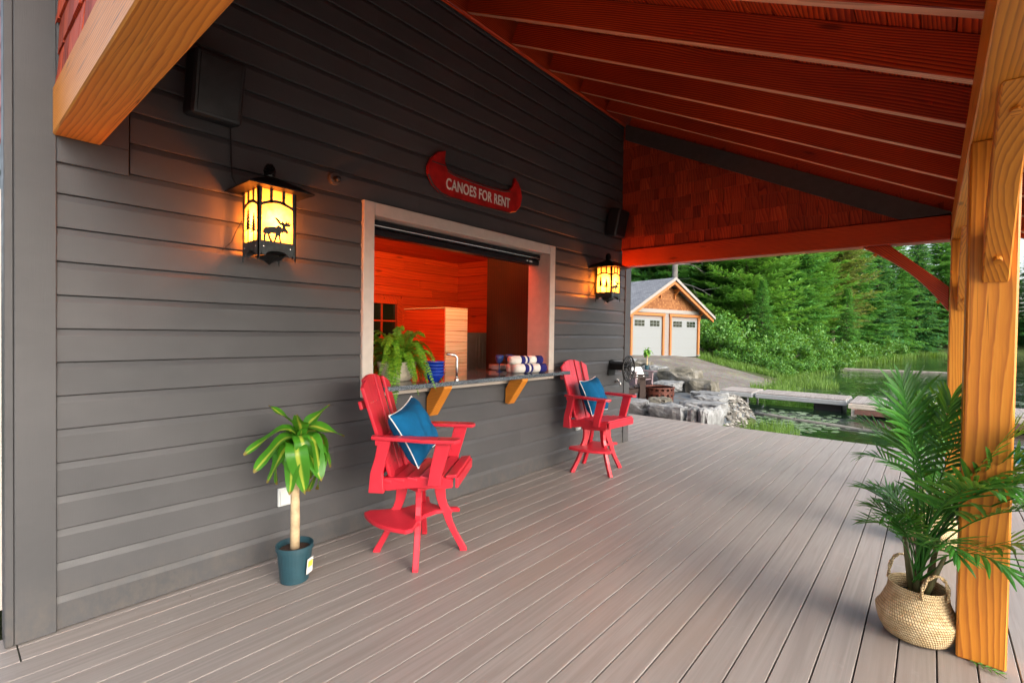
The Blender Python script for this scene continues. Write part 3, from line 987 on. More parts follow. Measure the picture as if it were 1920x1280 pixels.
hr = thing('hose_holder', 'black cast iron hose holder with a round lattice face near the far corner', 'hose holder', (XS, 5.86, 1.06))
part('wall_plate', S().prism([(-.09, -.10), (.09, -.10), (.09, .02), (.05, .09), (0, .11), (-.05, .09), (-.09, .02)], 0, .012, axis='x'), M['black_metal'], hr, local=True)
part('cradle', S().prism([(-.085, -.02), (-.06, .06), (0, .085), (.06, .06), (.085, -.02), (.075, -.02), (.052, .052), (0, .075), (-.052, .052), (-.075, -.02)], .01, .25, axis='x'), M['black_metal'], hr, local=True)
s = S()
def ring(s, cx, cy, r, w, x0=.25, x1=.264, n=24):
    P = [(cx + r * cos(2*pi*i/n), cy + r * sin(2*pi*i/n)) for i in range(n)]
    s.tube([( (x0+x1)/2, a, b) for a, b in P + [P[0]]], w, 6, cap=False)
ring(s, 0, .0, .165, .010); ring(s, 0, 0, .055, .007)
for i in range(8):
    w = 2 * pi * i / 8
    ring(s, .108 * cos(w), .108 * sin(w), .042, .006, n=14)
    s.tube([(.257, 0, 0), (.257, .16 * cos(w), .16 * sin(w))], .005, 6)
s.lathe([(.02, .25), (.02, .268), (.008, .275)], 12, RX90)
part('lattice_face', s, M['black_metal'], hr, local=True)
tp = thing('garden_tap', 'small brass garden tap with a wheel handle under the hose holder', 'tap', (XS, 5.975, .868))
part('body', S().tube([(0, 0, 0), (.05, 0, 0), (.075, 0, -.015), (.08, 0, -.05)], [.016, .013, .013, .011], 10), M['steel'], tp, local=True, smooth=True)
s = S(); s.tube([(.05, 0, 0), (.05, 0, .035)], .006, 8)
for i in range(6):
    w = pi * i / 3
    s.tube([(.05, 0, .035), (.05 + .028 * cos(w), .028 * sin(w), .035)], .004, 6)
part('wheel_handle', s, M['steel'], tp, local=True)

# ------------------------------------------------------------------ red swivel bar chairs
def bar_chair(name, label, loc, base_rz, seat_rz):
    """front of the seat and of the base is -Y of their own frames"""
    t = thing(name, label, 'chair', loc, 0, 'red swivel bar chairs')
    RB = Matrix.Rotation(base_rz, 4, 'Z')
    RS = Matrix.Rotation(seat_rz - 0, 4, 'Z')
    # sabre legs, boards standing in the diagonal planes
    prof = [(.500,.095,.185),(.42,.10,.178),(.36,.115,.182),(.31,.135,.200),(.275,.155,.232),(.25,.165,.222),(.20,.185,.236),(.13,.222,.270),(.06,.262,.312),(.02,.285,.338),(.0,.290,.342)]
    for k in range(4):
        R = RB @ Matrix.Rotation(pi/4 + k * pi/2, 4, 'Z')
        poly = [(r1 * .93, z) for z, r0, r1 in prof] + [(r0 * .93, z) for z, r0, r1 in reversed(prof)]
        part('leg', S().prism(poly, -.019, .019, R), M['red'], t, local=True, bevel=.004)
    # footrest: board between the legs, reaching out to the front with a bowed edge
    outl = []
    for i in range(11):
        u = -1 + 2 * i / 10
        outl.append((.225 * u, -.30 - .055 * (1 - u * u)))
    outl += [(.232, -.25), (.17, -.17), (.105, -.06), (.10, .05), (.15, .15), (.19, .19), (.15, .20), (.05, .125), (-.05, .125), (-.15, .20), (-.19, .19), (-.15, .15), (-.10, .05), (-.105, -.06), (-.17, -.17), (-.232, -.25)]
    part('footrest', S().prism(outl, .262, .290, RB, axis='z'), M['red'], t, local=True, bevel=.005)
    s = S()
    s.box(-.135, .135, -.135, .135, .462, .498, RB)
    part('base_top', s, M['red'], t, local=True, bevel=.004)
    part('swivel', S().lathe([(.10, .499), (.10, .514)], 20), M['black_metal'], t, local=True)
    # seat side boards with a dipped lower edge
    for sx in (-1, 1):
        side = [(-.27, .575), (-.27, .520), (-.20, .508), (-.08, .512), (.04, .500), (.14, .484), (.24, .484), (.27, .50), (.27, .56), (.10, .568), (-.10, .583), (-.20, .585)]
        s = S().prism(side, sx * .212, sx * .246, RS, axis='x')
        part('seat_side', s, M['red'], t, local=True, bevel=.004)
    for sx in (-.17, .17):
        part('seat_rail', S().box(sx - .02, sx + .02, -.25, .18, .516, .534, RS), M['red'], t, local=True)
    # seat slats across, first one rolled over the front
    ys = [-.262, -.178, -.094, -.010, .074, .158]
    for i, y in enumerate(ys):
        zc = .594 - .010 * i + (.0 if i else -.002)
        R = RS @ Matrix.Translation((0, y, zc)) @ Matrix.Rotation(rad(7 if i else -8), 4, 'X')
        part('seat_slat', S().box(-.25, .25, -.0335, .0335, -.011, .011, R), M['red'], t, local=True, bevel=.006, seg=2)
    part('seat_front', S().box(-.25, .25, -.309, -.288, .522, .588, RS), M['red'], t, local=True, bevel=.007, seg=2)
    # arms and their posts
    for sx in (-1, 1):
        arm = [(sx * .22, -.31), (sx * .275, -.325), (sx * .325, -.30), (sx * .33, -.10), (sx * .298, .10), (sx * .277, .25), (sx * .23, .26), (sx * .225, .0)]
        part('arm', S().prism(arm, .812, .836, RS, axis='z'), M['red'], t, local=True, bevel=.006, seg=2)
        fp = [(-.20, .535), (-.115, .535), (-.135, .66), (-.17, .811), (-.265, .811), (-.235, .70), (-.205, .60)]
        part('arm_post', S().prism(fp, sx * .248, sx * .280, RS, axis='x'), M['red'], t, local=True, bevel=.004)
        bp = [(.165, .474), (.265, .474), (.255, .60), (.225, .70), (.205, .811), (.125, .811), (.150, .70), (.175, .60)]
        part('arm_post', S().prism(bp, sx * .248, sx * .278, RS, axis='x'), M['red'], t, local=True, bevel=.004)
    part('arm_rail', S().box(-.278, .278, .195, .225, .776, .811, RS), M['red'], t, local=True, bevel=.004)
    # fan back of five slats, tops cut to an arc, leaning back
    TB = RS @ Matrix.Translation((0, .165, .50)) @ Matrix.Rotation(rad(-17), 4, 'X')
    for i in range(5):
        a = (i - 2) / 2
        b0, b1, t0, t1 = .078 * (i - 2) - .036, .078 * (i - 2) + .036, .100 * (i - 2) - .0445, .100 * (i - 2) + .0445
        def top(u): return .735 - .085 * (u / .25) ** 2
        bow = .03 * a * a
        poly = [(b0, .0), (b1, .0), (t1, top(t1)), ((t0 + t1)/2, top((t0 + t1)/2)), (t0, top(t0))]
        part('back_slat', S().prism(poly, -.011 - bow, .011 - bow, TB), M['red'], t, local=True, bevel=.005, seg=2)
    s = S()
    for sx in (-1, 1):
        for (x, y) in ((.255, .21), (.262, -.19), (.29, -.19)):
            s.lathe([(.005, .8362), (.0045, .8372), (.001, .8376)], 8, RS @ Matrix.Translation((sx * x, y, 0)))
    for i in range(5):
        for zz in (.115, .548):
            u = (.078 + .022 * zz / .7) * (i - 2)
            s.lathe([(.0045, .0), (.004, .001), (.001, .0015)], 8, TB @ Matrix.Translation((u, -.0115 - .03 * ((i - 2) / 2) ** 2, zz)) @ Matrix.Rotation(pi/2, 4, 'X'))
    part('screw_heads', s, M['steel'], t, local=True)
    part('back_rail', S().box(-.215, .215, .013, .036, .52, .575, TB), M['red'], t, local=True, bevel=.004)
    part('back_rail', S().box(-.20, .20, .013, .036, .08, .15, TB), M['red'], t, local=True, bevel=.004)
    return t, RS
def cushion(label, chair_loc, seat_rz, tilt=-22, roll=0.0, off=(0, -.02, 0), spin=0):
    t = thing('cushion', label, 'cushion', (0, 0, 0), 0, 'teal cushions with white piping')
    n = 22
    w = .198
    s = S()
    def P(i, j, sd):
        u, v = -1 + 2 * i / n, -1 + 2 * j / n
        pin = 1 - .07 * (abs(u * v) ** .0) * 0
        # concave edges, pointed corners
        x = u * w * (1 - .11 * (1 - v * v))
        z = v * w * (1 - .11 * (1 - u * u))
        th = .092 * ((1 - u**4) * (1 - v**4)) ** .5
        th += .022 * noise.noise(Vector((u * 2.6 + 5 * w, v * 2.6, sd * 4 + w)))* (1 - u*u) * (1 - v*v)
        return (x, sd * th, z)
    V, F = [], []
    for sd in (-1, 1):
        b = len(V)
        V += [P(i, j, sd) for j in range(n+1) for i in range(n+1)]
        for j in range(n):
            for i in range(n):
                q = (b + j*(n+1)+i, b + j*(n+1)+i+1, b + (j+1)*(n+1)+i+1, b + (j+1)*(n+1)+i)
                F.append(q if sd < 0 else q[::-1])
    s.add(V, F)
    RS = Matrix.Rotation(seat_rz, 4, 'Z')
    T = RS @ Matrix.Translation((off[0], off[1], .86 + off[2])) @ Matrix.Rotation(rad(spin), 4, 'Z') @ Matrix.Rotation(rad(tilt), 4, 'X') @ Matrix.Rotation(roll, 4, 'Y')
    t.location = Vector(chair_loc) + Vector((0, 0, .6))
    TT = Matrix.Translation((0, 0, -.6)) @ T
    o = part('cover', s, M['blue_cloth'], t, local=True, smooth=True)
    o.matrix_basis = TT
    rim = [P(i, 0, 0) for i in range(n)] + [P(n, j, 0) for j in range(n)] + [P(i, n, 0) for i in range(n, 0, -1)] + [P(0, j, 0) for j in range(n, 0, -1)]
    rim.append(rim[0])
    p = part('piping', S().tube(rim, .0045, 6, cap=False), M['white_cloth'], t, local=True, smooth=True)
    p.matrix_basis = TT
    return t
C1, C2 = (-2.64, 2.16, 0), (-2.80, 4.76, 0)
A1, A2 = rad(125), rad(88)
bar_chair('bar_chair', 'red slatted bar chair nearest the camera, below the fern', C1, rad(0), A1)
bar_chair('bar_chair', 'red slatted bar chair near the far corner and hose holder', C2, rad(15), A2)
cushion('teal cushion on the red chair below the fern', C1, A1, -26, rad(-13), (0, .05, -.035), -10)
cushion('teal cushion on the far red chair', C2, A2, -22, rad(-4), (.0, .05, -.04), 6)

# ------------------------------------------------------------------ things on the counter
CT = 1.0985
def leafmat(name, base, tip, rough=.45, stripe=None, trans=.3):
    g = N(name)
    geo = g.n("ShaderNodeNewGeometry")
    c = g.ramp(geo.outputs['Random Per Island'], [(0.0, base), (1.0, tip)])
    if stripe:
        uv = g.n("ShaderNodeTexCoord").outputs['UV']
        sp = g.n("ShaderNodeSeparateXYZ"); g.put(sp.inputs[0], uv)
        d = g.math('ABSOLUTE', g.math('SUBTRACT', sp.outputs[0], .5))
        st = g.ramp(g.math('ADD', d, g.math('MULTIPLY', g.math('SUBTRACT', g.noise(g.coord('UV', (18, 1.5, 1)), 1.0, 2), .5), .12)), [(0.05, 1.0), (0.13, 0.0)])
        c = g.mix(st, c, stripe)
        tipn = g.math('ADD', sp.outputs[1], g.math('MULTIPLY', g.noise(g.coord('UV', (5, 1, 1)), 2.0, 2), .06))
        c = g.mix(g.ramp(tipn, [(0.965, 0.0), (1.0, .9)]), c, (.30, .17, .05))
        vein = g.n('ShaderNodeTexWave', bands_direction='X'); g.put(vein.inputs['Vector'], uv); vein.inputs['Scale'].default_value = 7
        c = g.mix(g.math('MULTIPLY', vein.outputs[1], .22), c, (.02, .10, .01))
    bs = g.n("ShaderNodeBsdfPrincipled")
    g.put(bs.inputs['Base Color'], c); bs.inputs['Roughness'].default_value = rough
    bs.inputs['Specular IOR Level'].default_value = .4
    tr = g.n("ShaderNodeBsdfTranslucent"); g.put(tr.inputs[0], g.mix(.5, c, (.25, .4, .02)))
    mx = g.n("ShaderNodeMixShader"); mx.inputs[0].default_value = trans
    g.t.links.new(bs.outputs[0], mx.inputs[1]); g.t.links.new(tr.outputs[0], mx.inputs[2])
    return g.end(mx.outputs[0])
M['fern'] = leafmat('fern_green', (.07, .24, .012), (.22, .46, .03))
M['palm'] = leafmat('palm_green', (.018, .12, .02), (.07, .26, .035), .35)
M['drac'] = leafmat('dracaena_leaf', (.05, .23, .016), (.09, .33, .024), .32, stripe=(.50, .60, .07), trans=.35)
M['needle'] = leafmat('conifer_green', (.07, .25, .06), (.15, .44, .10), .6, trans=.4)
M['needle_b'] = leafmat('pine_green', (.11, .31, .05), (.23, .50, .09), .6, trans=.4)
M['needle_c'] = leafmat('spruce_dark', (.045, .19, .075), (.10, .34, .11), .6, trans=.4)
M['needle_d'] = leafmat('browned_pine', (.15, .19, .05), (.32, .34, .11), .65, trans=.4)
M['bush'] = leafmat('bush_green', (.03, .13, .016), (.11, .27, .035), .5, trans=.3)
M['reed'] = leafmat('reed_green', (.055, .14, .014), (.14, .25, .04), .55, trans=.3)
M['stalk'] = plain('green_stem', (.10, .16, .03), .55, var=.25)
M['palm_stem'] = plain('palm_cane', (.13, .12, .045), .6, var=.3, nscale=8)

fern = thing('potted_fern', 'bushy green fern in a cream planter on the counter', 'plant', (-3.33, 2.46, CT), 0)
part('planter', S().lathe([(.085, 0), (.11, .006), (.135, .06), (.15, .12), (.152, .155), (.14, .155), (.135, .12)], 28, sx=.9, sy=1.1), M['pot_stone'], fern, local=True, smooth=True)
part('soil', S().lathe([(.001, .125), (.137, .125)], 20, sx=.9, sy=1.1), M['soil'], fern, local=True)
def frond_mesh(name, L, droop, lift, npair, leaf, lw, seed):
    rnd = random.Random(seed)
    s = S()
    pts = []
    for i in range(15):
        t = i / 14
        pts.append(Vector((L * (t * .92 - .12 * t * t), 0, lift * L * sin(min(1, t * 1.25) * pi/2) - droop * L * t * t * 1.05)))
    s.tube(pts, [.0028 * (1 - .7 * i / 14) for i in range(15)], 5)
    def at(t):
        k = min(13, int(t * 14)); f = t * 14 - k
        return pts[k].lerp(pts[k+1], f), (pts[k+1] - pts[k]).normalized()
    for i in range(npair):
        t = .1 + .9 * i / npair
        p, d = at(t)
        ll = leaf * (sin(pi * (t * .86 + .13)) ** .7) * rnd.uniform(.85, 1.1)
        for sd in (-1, 1):
            side = Vector((0, sd, 0))
            dr = (side * .95 + d * .35 + Vector((0, 0, rnd.uniform(-.25, .1)))).normalized()
            q = p + dr * ll
            wv = d * lw * rnd.uniform(.8, 1.1)
            mid = p + dr * ll * .5 + Vector((0, 0, .006))
            s.add([p - wv*.3, p + wv*.3, mid + wv*.5, q, mid - wv*.5], [(0, 1, 2, 3, 4)])
    return s.mesh(name, uvs=[(0, 0)] * len(s.v))
fr = [frond_mesh('frond', L, dr, li, 36, .042, .0135, i) for i, (L, dr, li) in enumerate([(.40, .95, .62), (.36, .55, .78), (.34, 1.25, .5), (.38, .75, .45), (.30, .25, .95)])]
random.seed(5)
for i in range(72):
    w = 2 * pi * i / 72 * 5.03 + random.uniform(-.2, .2)
    m = fr[i % 5]
    o = link('frond', m, M['fern'], fern, (random.uniform(-.04, .04), random.uniform(-.05, .05), .13), (random.uniform(-.2, .2), random.uniform(-.25, .12), w), local=True)
    o.scale = [random.uniform(.85, 1.22)] * 3

def bowl(z, i):
    t = thing('bowl', ['bottom bowl of the cobalt blue stack beside the fern', 'second bowl from the bottom of the cobalt blue stack', 'middle bowl of the cobalt blue stack beside the fern', 'second bowl from the top of the cobalt blue stack', 'top bowl of the cobalt blue stack beside the fern'][i], 'bowl', (-3.07, 2.635, CT + z), i, 'stack of cobalt bowls on the counter')
    part('wall', S().lathe([(.001, .006), (.03, .004), (.036, 0), (.042, .004), (.062, .03), (.082, .058), (.084, .062), (.080, .062), (.06, .036), (.04, .012), (.001, .010)], 28), M['blue_glaze'], t, local=True, smooth=True)
    part('rim', S().tube([(.0825 * cos(2 * pi * k / 28), .0825 * sin(2 * pi * k / 28), .0625) for k in range(29)], .0028, 6, cap=False), M['blue_rim'], t, local=True, smooth=True)
    part('foot_ring', S().lathe([(.030, 0.0), (.037, 0.0), (.037, .006), (.030, .006)], 24), M['blue_glaze'], t, local=True)
for i in range(5):
    bowl(i * .025, i)
fa = thing('bar_tap', 'slim chrome bar tap with bent spout at the counter edge', 'tap', (-3.06, 2.875, CT))
part('spout', S().tube([(0, 0, 0), (0, 0, .12), (0, 0, .185), (-.004, -.012, .205), (-.012, -.03, .212), (-.03, -.09, .220)], [.011, .011, .011, .011, .012, .013], 12), M['steel'], fa, local=True, smooth=True)
part('base', S().lathe([(.02, 0), (.02, .008), (.013, .012)], 16), M['steel'], fa, local=True)
pl = thing('plate', 'stack of white plates behind the blue goblets', 'plate', (-3.62, 4.02, CT))
for i in range(4):
    part('disc', S().lathe([(.05, i * .012), (.06, i * .012), (.105, i * .012 + .016), (.107, i * .012 + .019), (.06, i * .012 + .007), (.001, i * .012 + .006)], 28), M['white_glaze'], pl, local=True, smooth=True)
def goblet(label, x, y):
    t = thing('goblet', label, 'goblet', (x, y, CT), 0, 'blue glass goblets on the counter')
    part('bowl', S().lathe([(.006, .082), (.02, .088), (.036, .11), (.042, .14), (.043, .172), (.040, .172), (.039, .14), (.033, .113), (.018, .093), (.001, .09)], 24), M['navy_glass'], t, local=True, smooth=True)
    part('stem', S().lathe([(.036, 0), (.036, .003), (.010, .008), (.006, .02), (.005, .06), (.007, .083)], 20), M['navy_glass'], t, local=True, smooth=True)
goblet('blue glass goblet standing alone at the left of the three', -3.42, 3.815)
goblet('blue glass goblet at the back, between the other two', -3.47, 4.02)
goblet('blue glass goblet right next to the rolled towels', -3.34, 3.90)
def towel(label, p, rz, r):
    t = thing('rolled_towel', label, 'towel', p, rz, 'rolled striped beach towels on the counter')
    # bands along the roll (local X)
    bands = [(-.20, -.085, 'towel_white'), (-.085, -.035, 'towel_blue'), (-.035, -.012, 'towel_white'), (-.012, .014, 'towel_blue'), (.014, .105, 'towel_white'), (.105, .19, 'towel_blue')]
    for a, b, mt in bands:
        q = [(r * .92 if a == -.20 else r, a), (r * 1.03, (a + b)/2), (r, b)]
        s = S().lathe(q, 22, Matrix.Rotation(pi/2, 4, 'Y'), sx=.94, sy=1.06)
        part('stripe', s, M[mt], t, local=True, smooth=True)
    pts = []
    for i in range(46):
        w = i * .36
        rr = r * .1 + r * .84 * i / 46
        pts.append((.191, rr * cos(w) * 1.02, rr * sin(w) * .92))
    part('spiral_end', S().tube(pts, .006, 5), M['towel_red'], t, local=True)
tr_ = math.atan2(.485, .137)
towel('rolled striped towel in front on the counter edge', (-3.13, 3.955, CT + .047), tr_, .049)
towel('rolled striped towel lying behind the front one', (-3.225, 3.985, CT + .047), tr_, .049)
towel('rolled striped towel resting on top of the other two', (-3.18, 3.955, CT + .128), tr_, .047)

# ------------------------------------------------------------------ plants on the deck
def drac_leaf_mesh(L, w, droop, seed):
    rnd = random.Random(seed)
    s = S(); uv = []
    n = 12
    V, F = [], []
    p = Vector((0, 0, 0))
    pts = []
    for i in range(n + 1):
        t = i / n
        u = min(1, t / .5)
        ang = rad(70) - droop * u * u * (3 - 2 * u)
        pts.append((p.copy(), ang))
        p += Vector((cos(ang), 0, sin(ang))) * L / n
    for i, (q, a) in enumerate(pts):
        t = i / n
        hw = w * (sin(pi * min(1, .12 + t * .88)) ** .75) * (1 if t < .98 else .2)
        nrm = Vector((-sin(a), 0, cos(a)))
        wav = .012 * sin(t * 9 + seed)
        for j, u in enumerate((-1, -.5, 0, .5, 1)):
            V.append(q + Vector((0, hw * u, 0)) + nrm * (.26 * hw * abs(u) + wav * u))
            uv.append((.5 + u * .5, t))
    for i in range(n):
        for j in range(4):
            F.append((i*5+j, i*5+j+1, (i+1)*5+j+1, (i+1)*5+j))
    s.add(V, F)
    return s.mesh('leaf', smooth=True, uvs=uv)
DL = [drac_leaf_mesh(L, w, d, i) for i, (L, w, d) in enumerate([(.40, .054, 2.65), (.36, .052, 2.45), (.42, .056, 2.85), (.36, .050, 1.7), (.27, .042, .45)])]
def dracaena(label, loc, sc=1.0, rz=0, pot=True, sink=0):
    t = thing('dracaena', label, 'plant', loc, rz)
    t.scale = (sc, sc, sc)
    if pot:
        part('pot', S().lathe([(.072, 0), (.078, .004), (.097, .19), (.104, .19), (.104, .215), (.097, .215), (.09, .18), (.001, .178)], 32), M['pot_green'], t, local=True, smooth=False)
        part('soil', S().lathe([(.001, .188), (.03, .19), (.088, .184)], 18), M['soil'], t, local=True)
        part('price_label', S().box(.0905, .092, -.028, .028, .06, .15, Matrix.Rotation(rad(84), 4, 'Z') @ Matrix.Rotation(rad(5), 4, 'Y')), M['label_white'], t, local=True)
        part('price_label', S().box(.0935, .095, -.020, .020, .10, .135, Matrix.Rotation(rad(84), 4, 'Z') @ Matrix.Rotation(rad(5), 4, 'Y')), M['label_yellow'], t, local=True)
    part('cane', S().tube([(0, 0, .15 if pot else 0), (.004, .004, .35), (.012, .006, .55), (.02, .012, .66), (.022, .012, .70)], [.027, .026, .024, .023, .012], 14), M['cane'], t, local=True, smooth=True)
    part('shoot', S().tube([(.02, .012, .62), (.0, .03, .68), (-.005, .035, .75), (.0, .03, .86)], [.012, .013, .012, .008], 10), M['stalk'], t, local=True, smooth=True)
    rnd = random.Random(77)
    N_ = 24
    for i in range(N_):
        z = .70 + .16 * i / N_
        m = DL[4] if i >= N_ - 3 else DL[rnd.choice([0, 1, 2, 2, 0, 3])] if i < 18 else DL[3]
        o = link('leaf', m, M['drac'], t, (.0, .028, z), (rnd.uniform(-.25, .25), rnd.uniform(-.15, .25), i * 2.399 + rnd.uniform(-.2, .2)), local=True)
        o.scale = [rnd.uniform(.82, 1.05)] * 3
    return t
dracaena('striped dracaena in a dark teal pot on the deck by the wall', (-2.885, 1.40, .001), 1.02, rad(-55))

def basket_mat():
    g = N('woven_seagrass')
    sp = g.n("ShaderNodeSeparateXYZ"); g.put(sp.inputs[0], g.coord('Object'))
    ang = g.math('ARCTAN2', sp.outputs[1], sp.outputs[0])
    rows = g.math('MULTIPLY', sp.outputs[2], 78.0)
    ri = g.math('FLOOR', rows)
    fr_ = g.math('FRACT', rows)
    st = g.math('ADD', g.math('MULTIPLY', ang, 14.0), g.math('MULTIPLY', ri, .5))
    a = g.math('SINE', g.math('MULTIPLY', fr_, pi))
    b = g.math('ABSOLUTE', g.math('SINE', g.math('MULTIPLY', g.math('ADD', st, g.math('MULTIPLY', fr_, .35)), pi)))
    h = g.math('MULTIPLY', g.math('POWER', a, .5), g.math('POWER', b, .4))
    nz = g.noise(g.coord('Object'), 26, 4)
    c = g.ramp(nz, [(0.3, (.56, .39, .19)), (0.7, (.82, .64, .38))])
    c = g.mix(g.ramp(h, [(0.2, .75), (0.7, 0.0)]), c, (.30, .19, .09))
    return g.end(g.bsdf(c, .8, g.bump(h, .9, .006), .25))
M['basket'] = basket_mat()
def basket(label, loc, rz):
    t = thing('basket', label, 'basket', loc, rz, 'belly baskets holding the palms')
    prof = [(.10, 0), (.135, .012), (.155, .05), (.166, .09), (.170, .118), (.166, .128), (.158, .138), (.140, .175), (.125, .215), (.119, .245), (.120, .262), (.114, .262), (.112, .24), (.120, .20), (.13, .17)]
    prof2 = []
    for (r, z), (r2, z2) in zip(prof, prof[1:]):
        prof2 += [(r, z), ((r + r2)/2, (z + z2)/2)]
    prof2.append(prof[-1])
    part('body', S().lathe(prof2, 44), M['basket'], t, local=True, smooth=True)
    part('liner', S().lathe([(.001, .175), (.117, .19)], 24), M['dark'], t, local=True)
    for sd in (-1, 1):
        pts = []
        for i in range(15):
            w = pi * i / 14
            pts.append((.062 * cos(w), sd * (.117 + .006 * sin(w)), .235 + .125 * sin(w) ** .8))
        s = S()
        for ph in (0, pi):       # two twisted strands
            s.tube([(p[0] + .005 * cos(i * 1.3 + ph), p[1] + .005 * sin(i * 1.3 + ph), p[2]) for i, p in enumerate(pts)], .0055, 6)
        part('handle', s, M['basket'], t, local=True, smooth=True)
    return t
def palm_frond_mesh(L, stalk, droop, npair, leaf, lw, seed):
    rnd = random.Random(seed)
    s = S()
    T = stalk + L
    n = 18
    ang = rad(86)
    p = Vector((0, 0, 0)); pts = [p.copy()]
    for i in range(n):
        t = i / n
        ang -= droop * (.25 + 1.5 * t * t) / n
        p = p + Vector((cos(ang), 0, sin(ang))) * T / n
        pts.append(p.copy())
    s.tube(pts, [.0065 * (1 - .8 * i / n) for i in range(n + 1)], 6)
    def at(u):
        k = min(n - 1, int(u * n)); f = u * n - k
        return pts[k].lerp(pts[k+1], f), (pts[k+1] - pts[k]).normalized()
    u0 = stalk / T
    for i in range(npair):
        t = (i + .5) / npair
        p, d = at(u0 + (1 - u0) * t * .985)
        ll = leaf * (.55 + .6 * sin(pi * min(1, t * .9 + .12))) * rnd.uniform(.85, 1.12)
        up = Vector((-d.z, 0, d.x)) * -1
        if up.z < 0: up = -up
        for sd in (-1, 1):
            spread = .95 - .62 * t
            dr = (Vector((0, sd * spread, 0)) + d * (.55 + .5 * t) + up * rnd.uniform(.05, .3)).normalized()
            sag = Vector((0, 0, -1)) * ll * rnd.uniform(.10, .32)
            wv = dr.cross(up).normalized() * lw
            seg = []
            for q in range(5):
                f = q / 4
                c = p + dr * ll * f + sag * f * f
                w_ = wv * (sin(pi * (.12 + .86 * f)) ** .8)
                seg.append((c - w_, c + up * lw * .25 * sin(pi * f), c + w_))
            V = [x for tr3 in seg for x in tr3]
            F = []
            for q in range(4):
                F += [(q*3, q*3+1, q*3+4, q*3+3), (q*3+1, q*3+2, q*3+5, q*3+4)]
            s.add(V, F)
    return s.mesh('frond', uvs=[(0, 0)] * len(s.v))
PF = [palm_frond_mesh(*a) for a in [(.55, .62, 1.0, 17, .28, .0118, 1), (.50, .50, 1.7, 16, .28, .0122, 2), (.48, .36, 2.2, 15, .26, .0118, 3), (.40, .30, 2.5, 13, .24, .0115, 4), (.34, .78, .35, 13, .27, .0115, 5)]]
def palm(label, loc, spec, rz=0, sc=1):
    t = thing('parlour_palm', label, 'plant', loc, rz, 'parlour palms in baskets by the posts')
    t.scale = (sc, sc, sc)
    s = S()
    for (x, y, h, lx, ly) in ((0, 0, .42, .0, .02), (.03, .02, .34, .05, .03), (-.02, .03, .38, -.05, .05), (.02, -.03, .26, .08, -.03)):
        s = S().tube([(x, y, 0), (x + lx * .5, y + ly * .5, h * .5), (x + lx, y + ly, h)], [.017, .013, .008], 9)
        part('cane', s, M['palm_stem'], t, local=True, smooth=True)
    rnd = random.Random(9)
    for (k, az, lean, z, sc2) in spec:
        o = link('frond', PF[k], M['palm'], t, (rnd.uniform(-.02, .02), rnd.uniform(-.02, .02), z), (rnd.uniform(-.1, .1), rad(lean), rad(az)), local=True)
        o.scale = (sc2, sc2, sc2)
    return t
BK = (-.028, 3.225)
basket('woven belly basket on the deck beside the near post', (BK[0], BK[1], .001), rad(35))
SPEC = [(4, 140, -6, .15, .85), (0, 150, -8, .12, .78), (0, 40, 0, .14, .80), (0, 100, -4, .15, .75), (4, 60, 0, .15, .78),
        (1, 0, 18, .15, .90), (1, -35, 22, .13, .80), (2, -10, 30, .10, .90), (1, -60, 16, .14, .85), (1, -20, 10, .18, .95), (2, -50, 8, .20, .90), (0, 0, 8, .15, .80), (2, 20, 10, .16, .90),
        (2, 175, -10, .14, .55), (2, 215, -8, .12, .55), (3, 240, -5, .12, .60), (3, 190, 0, .10, .55), (3, 150, 0, .12, .60), (2, 160, 0, .12, .60),
        (1, -28, 28, .22, .95), (2, -5, 18, .30, 1.0), (2, -38, 20, .28, .95), (1, 12, 22, .25, .95), (3, 30, 12, .15, .90), (3, 120, 5, .15, .70), (3, -70, 14, .10, .75), (2, 80, 6, .15, .75), (3, -40, 25, .08, .90), (3, 70, 15, .10, .80)]
palm('feathery palm in the woven basket beside the near post', (BK[0], BK[1], .19), SPEC)
basket('woven basket half hidden behind the near post', (.03, 4.75, .001), rad(10))
palm('palm in the basket half hidden behind the near post', (.03, 4.75, .19), SPEC[2:14], rad(160), .85)
sp_ = thing('fallen_sprig', 'small green sprig lying on the deck at the foot of the near post', 'sprig', (.225, 3.105, .004), rad(-20))
s = S().tube([(-.06, 0, .004), (0, .01, .006), (.07, -.012, .003)], .0016, 5)
part('twig', s, M['stalk'], sp_, local=True)
for i in range(9):
    a = -.06 + i * .012
    s = S().add([(a, 0, .006), (a + .008, .018 * (-1) ** i, .010), (a + .024, .026 * (-1) ** i, .005), (a + .014, .006 * (-1) ** i, .006)], [(0, 1, 2, 3)])
    part('leaf', s, M['bush'], sp_, local=True)

# grit, petals and crumbs swept against the wall
rnd = random.Random(66)
s = S()
for i in range(150):
    if i < 90:
        x, y = -3.20 + abs(rnd.gauss(0, .10)), rnd.uniform(.4, 6.1)
    else:
        x, y = rnd.uniform(-3.1, .9), rnd.uniform(.9, 7.5)
    r = rnd.uniform(.002, .0065) * (1.6 if i % 9 == 0 else 1)
    a0 = rnd.uniform(0, 6.28)
    s.add([(x + r * rnd.uniform(.5, 1.2) * cos(a0 + k), y + r * rnd.uniform(.5, 1.2) * sin(a0 + k), .0022 + rnd.uniform(0, .0015)) for k in (0, 1.3, 2.6, 3.9, 5.1)], [(0, 1, 2, 3, 4)])
M['grit'] = leafmat('deck_grit', (.55, .52, .46), (.10, .07, .04), .8, trans=0.0)
tag(link('deck_litter', s.mesh('deck_litter', uvs=[(0, 0)] * len(s.v)), M['grit']), 'pale crumbs and grit scattered on the deck boards', 'litter', kind='stuff')
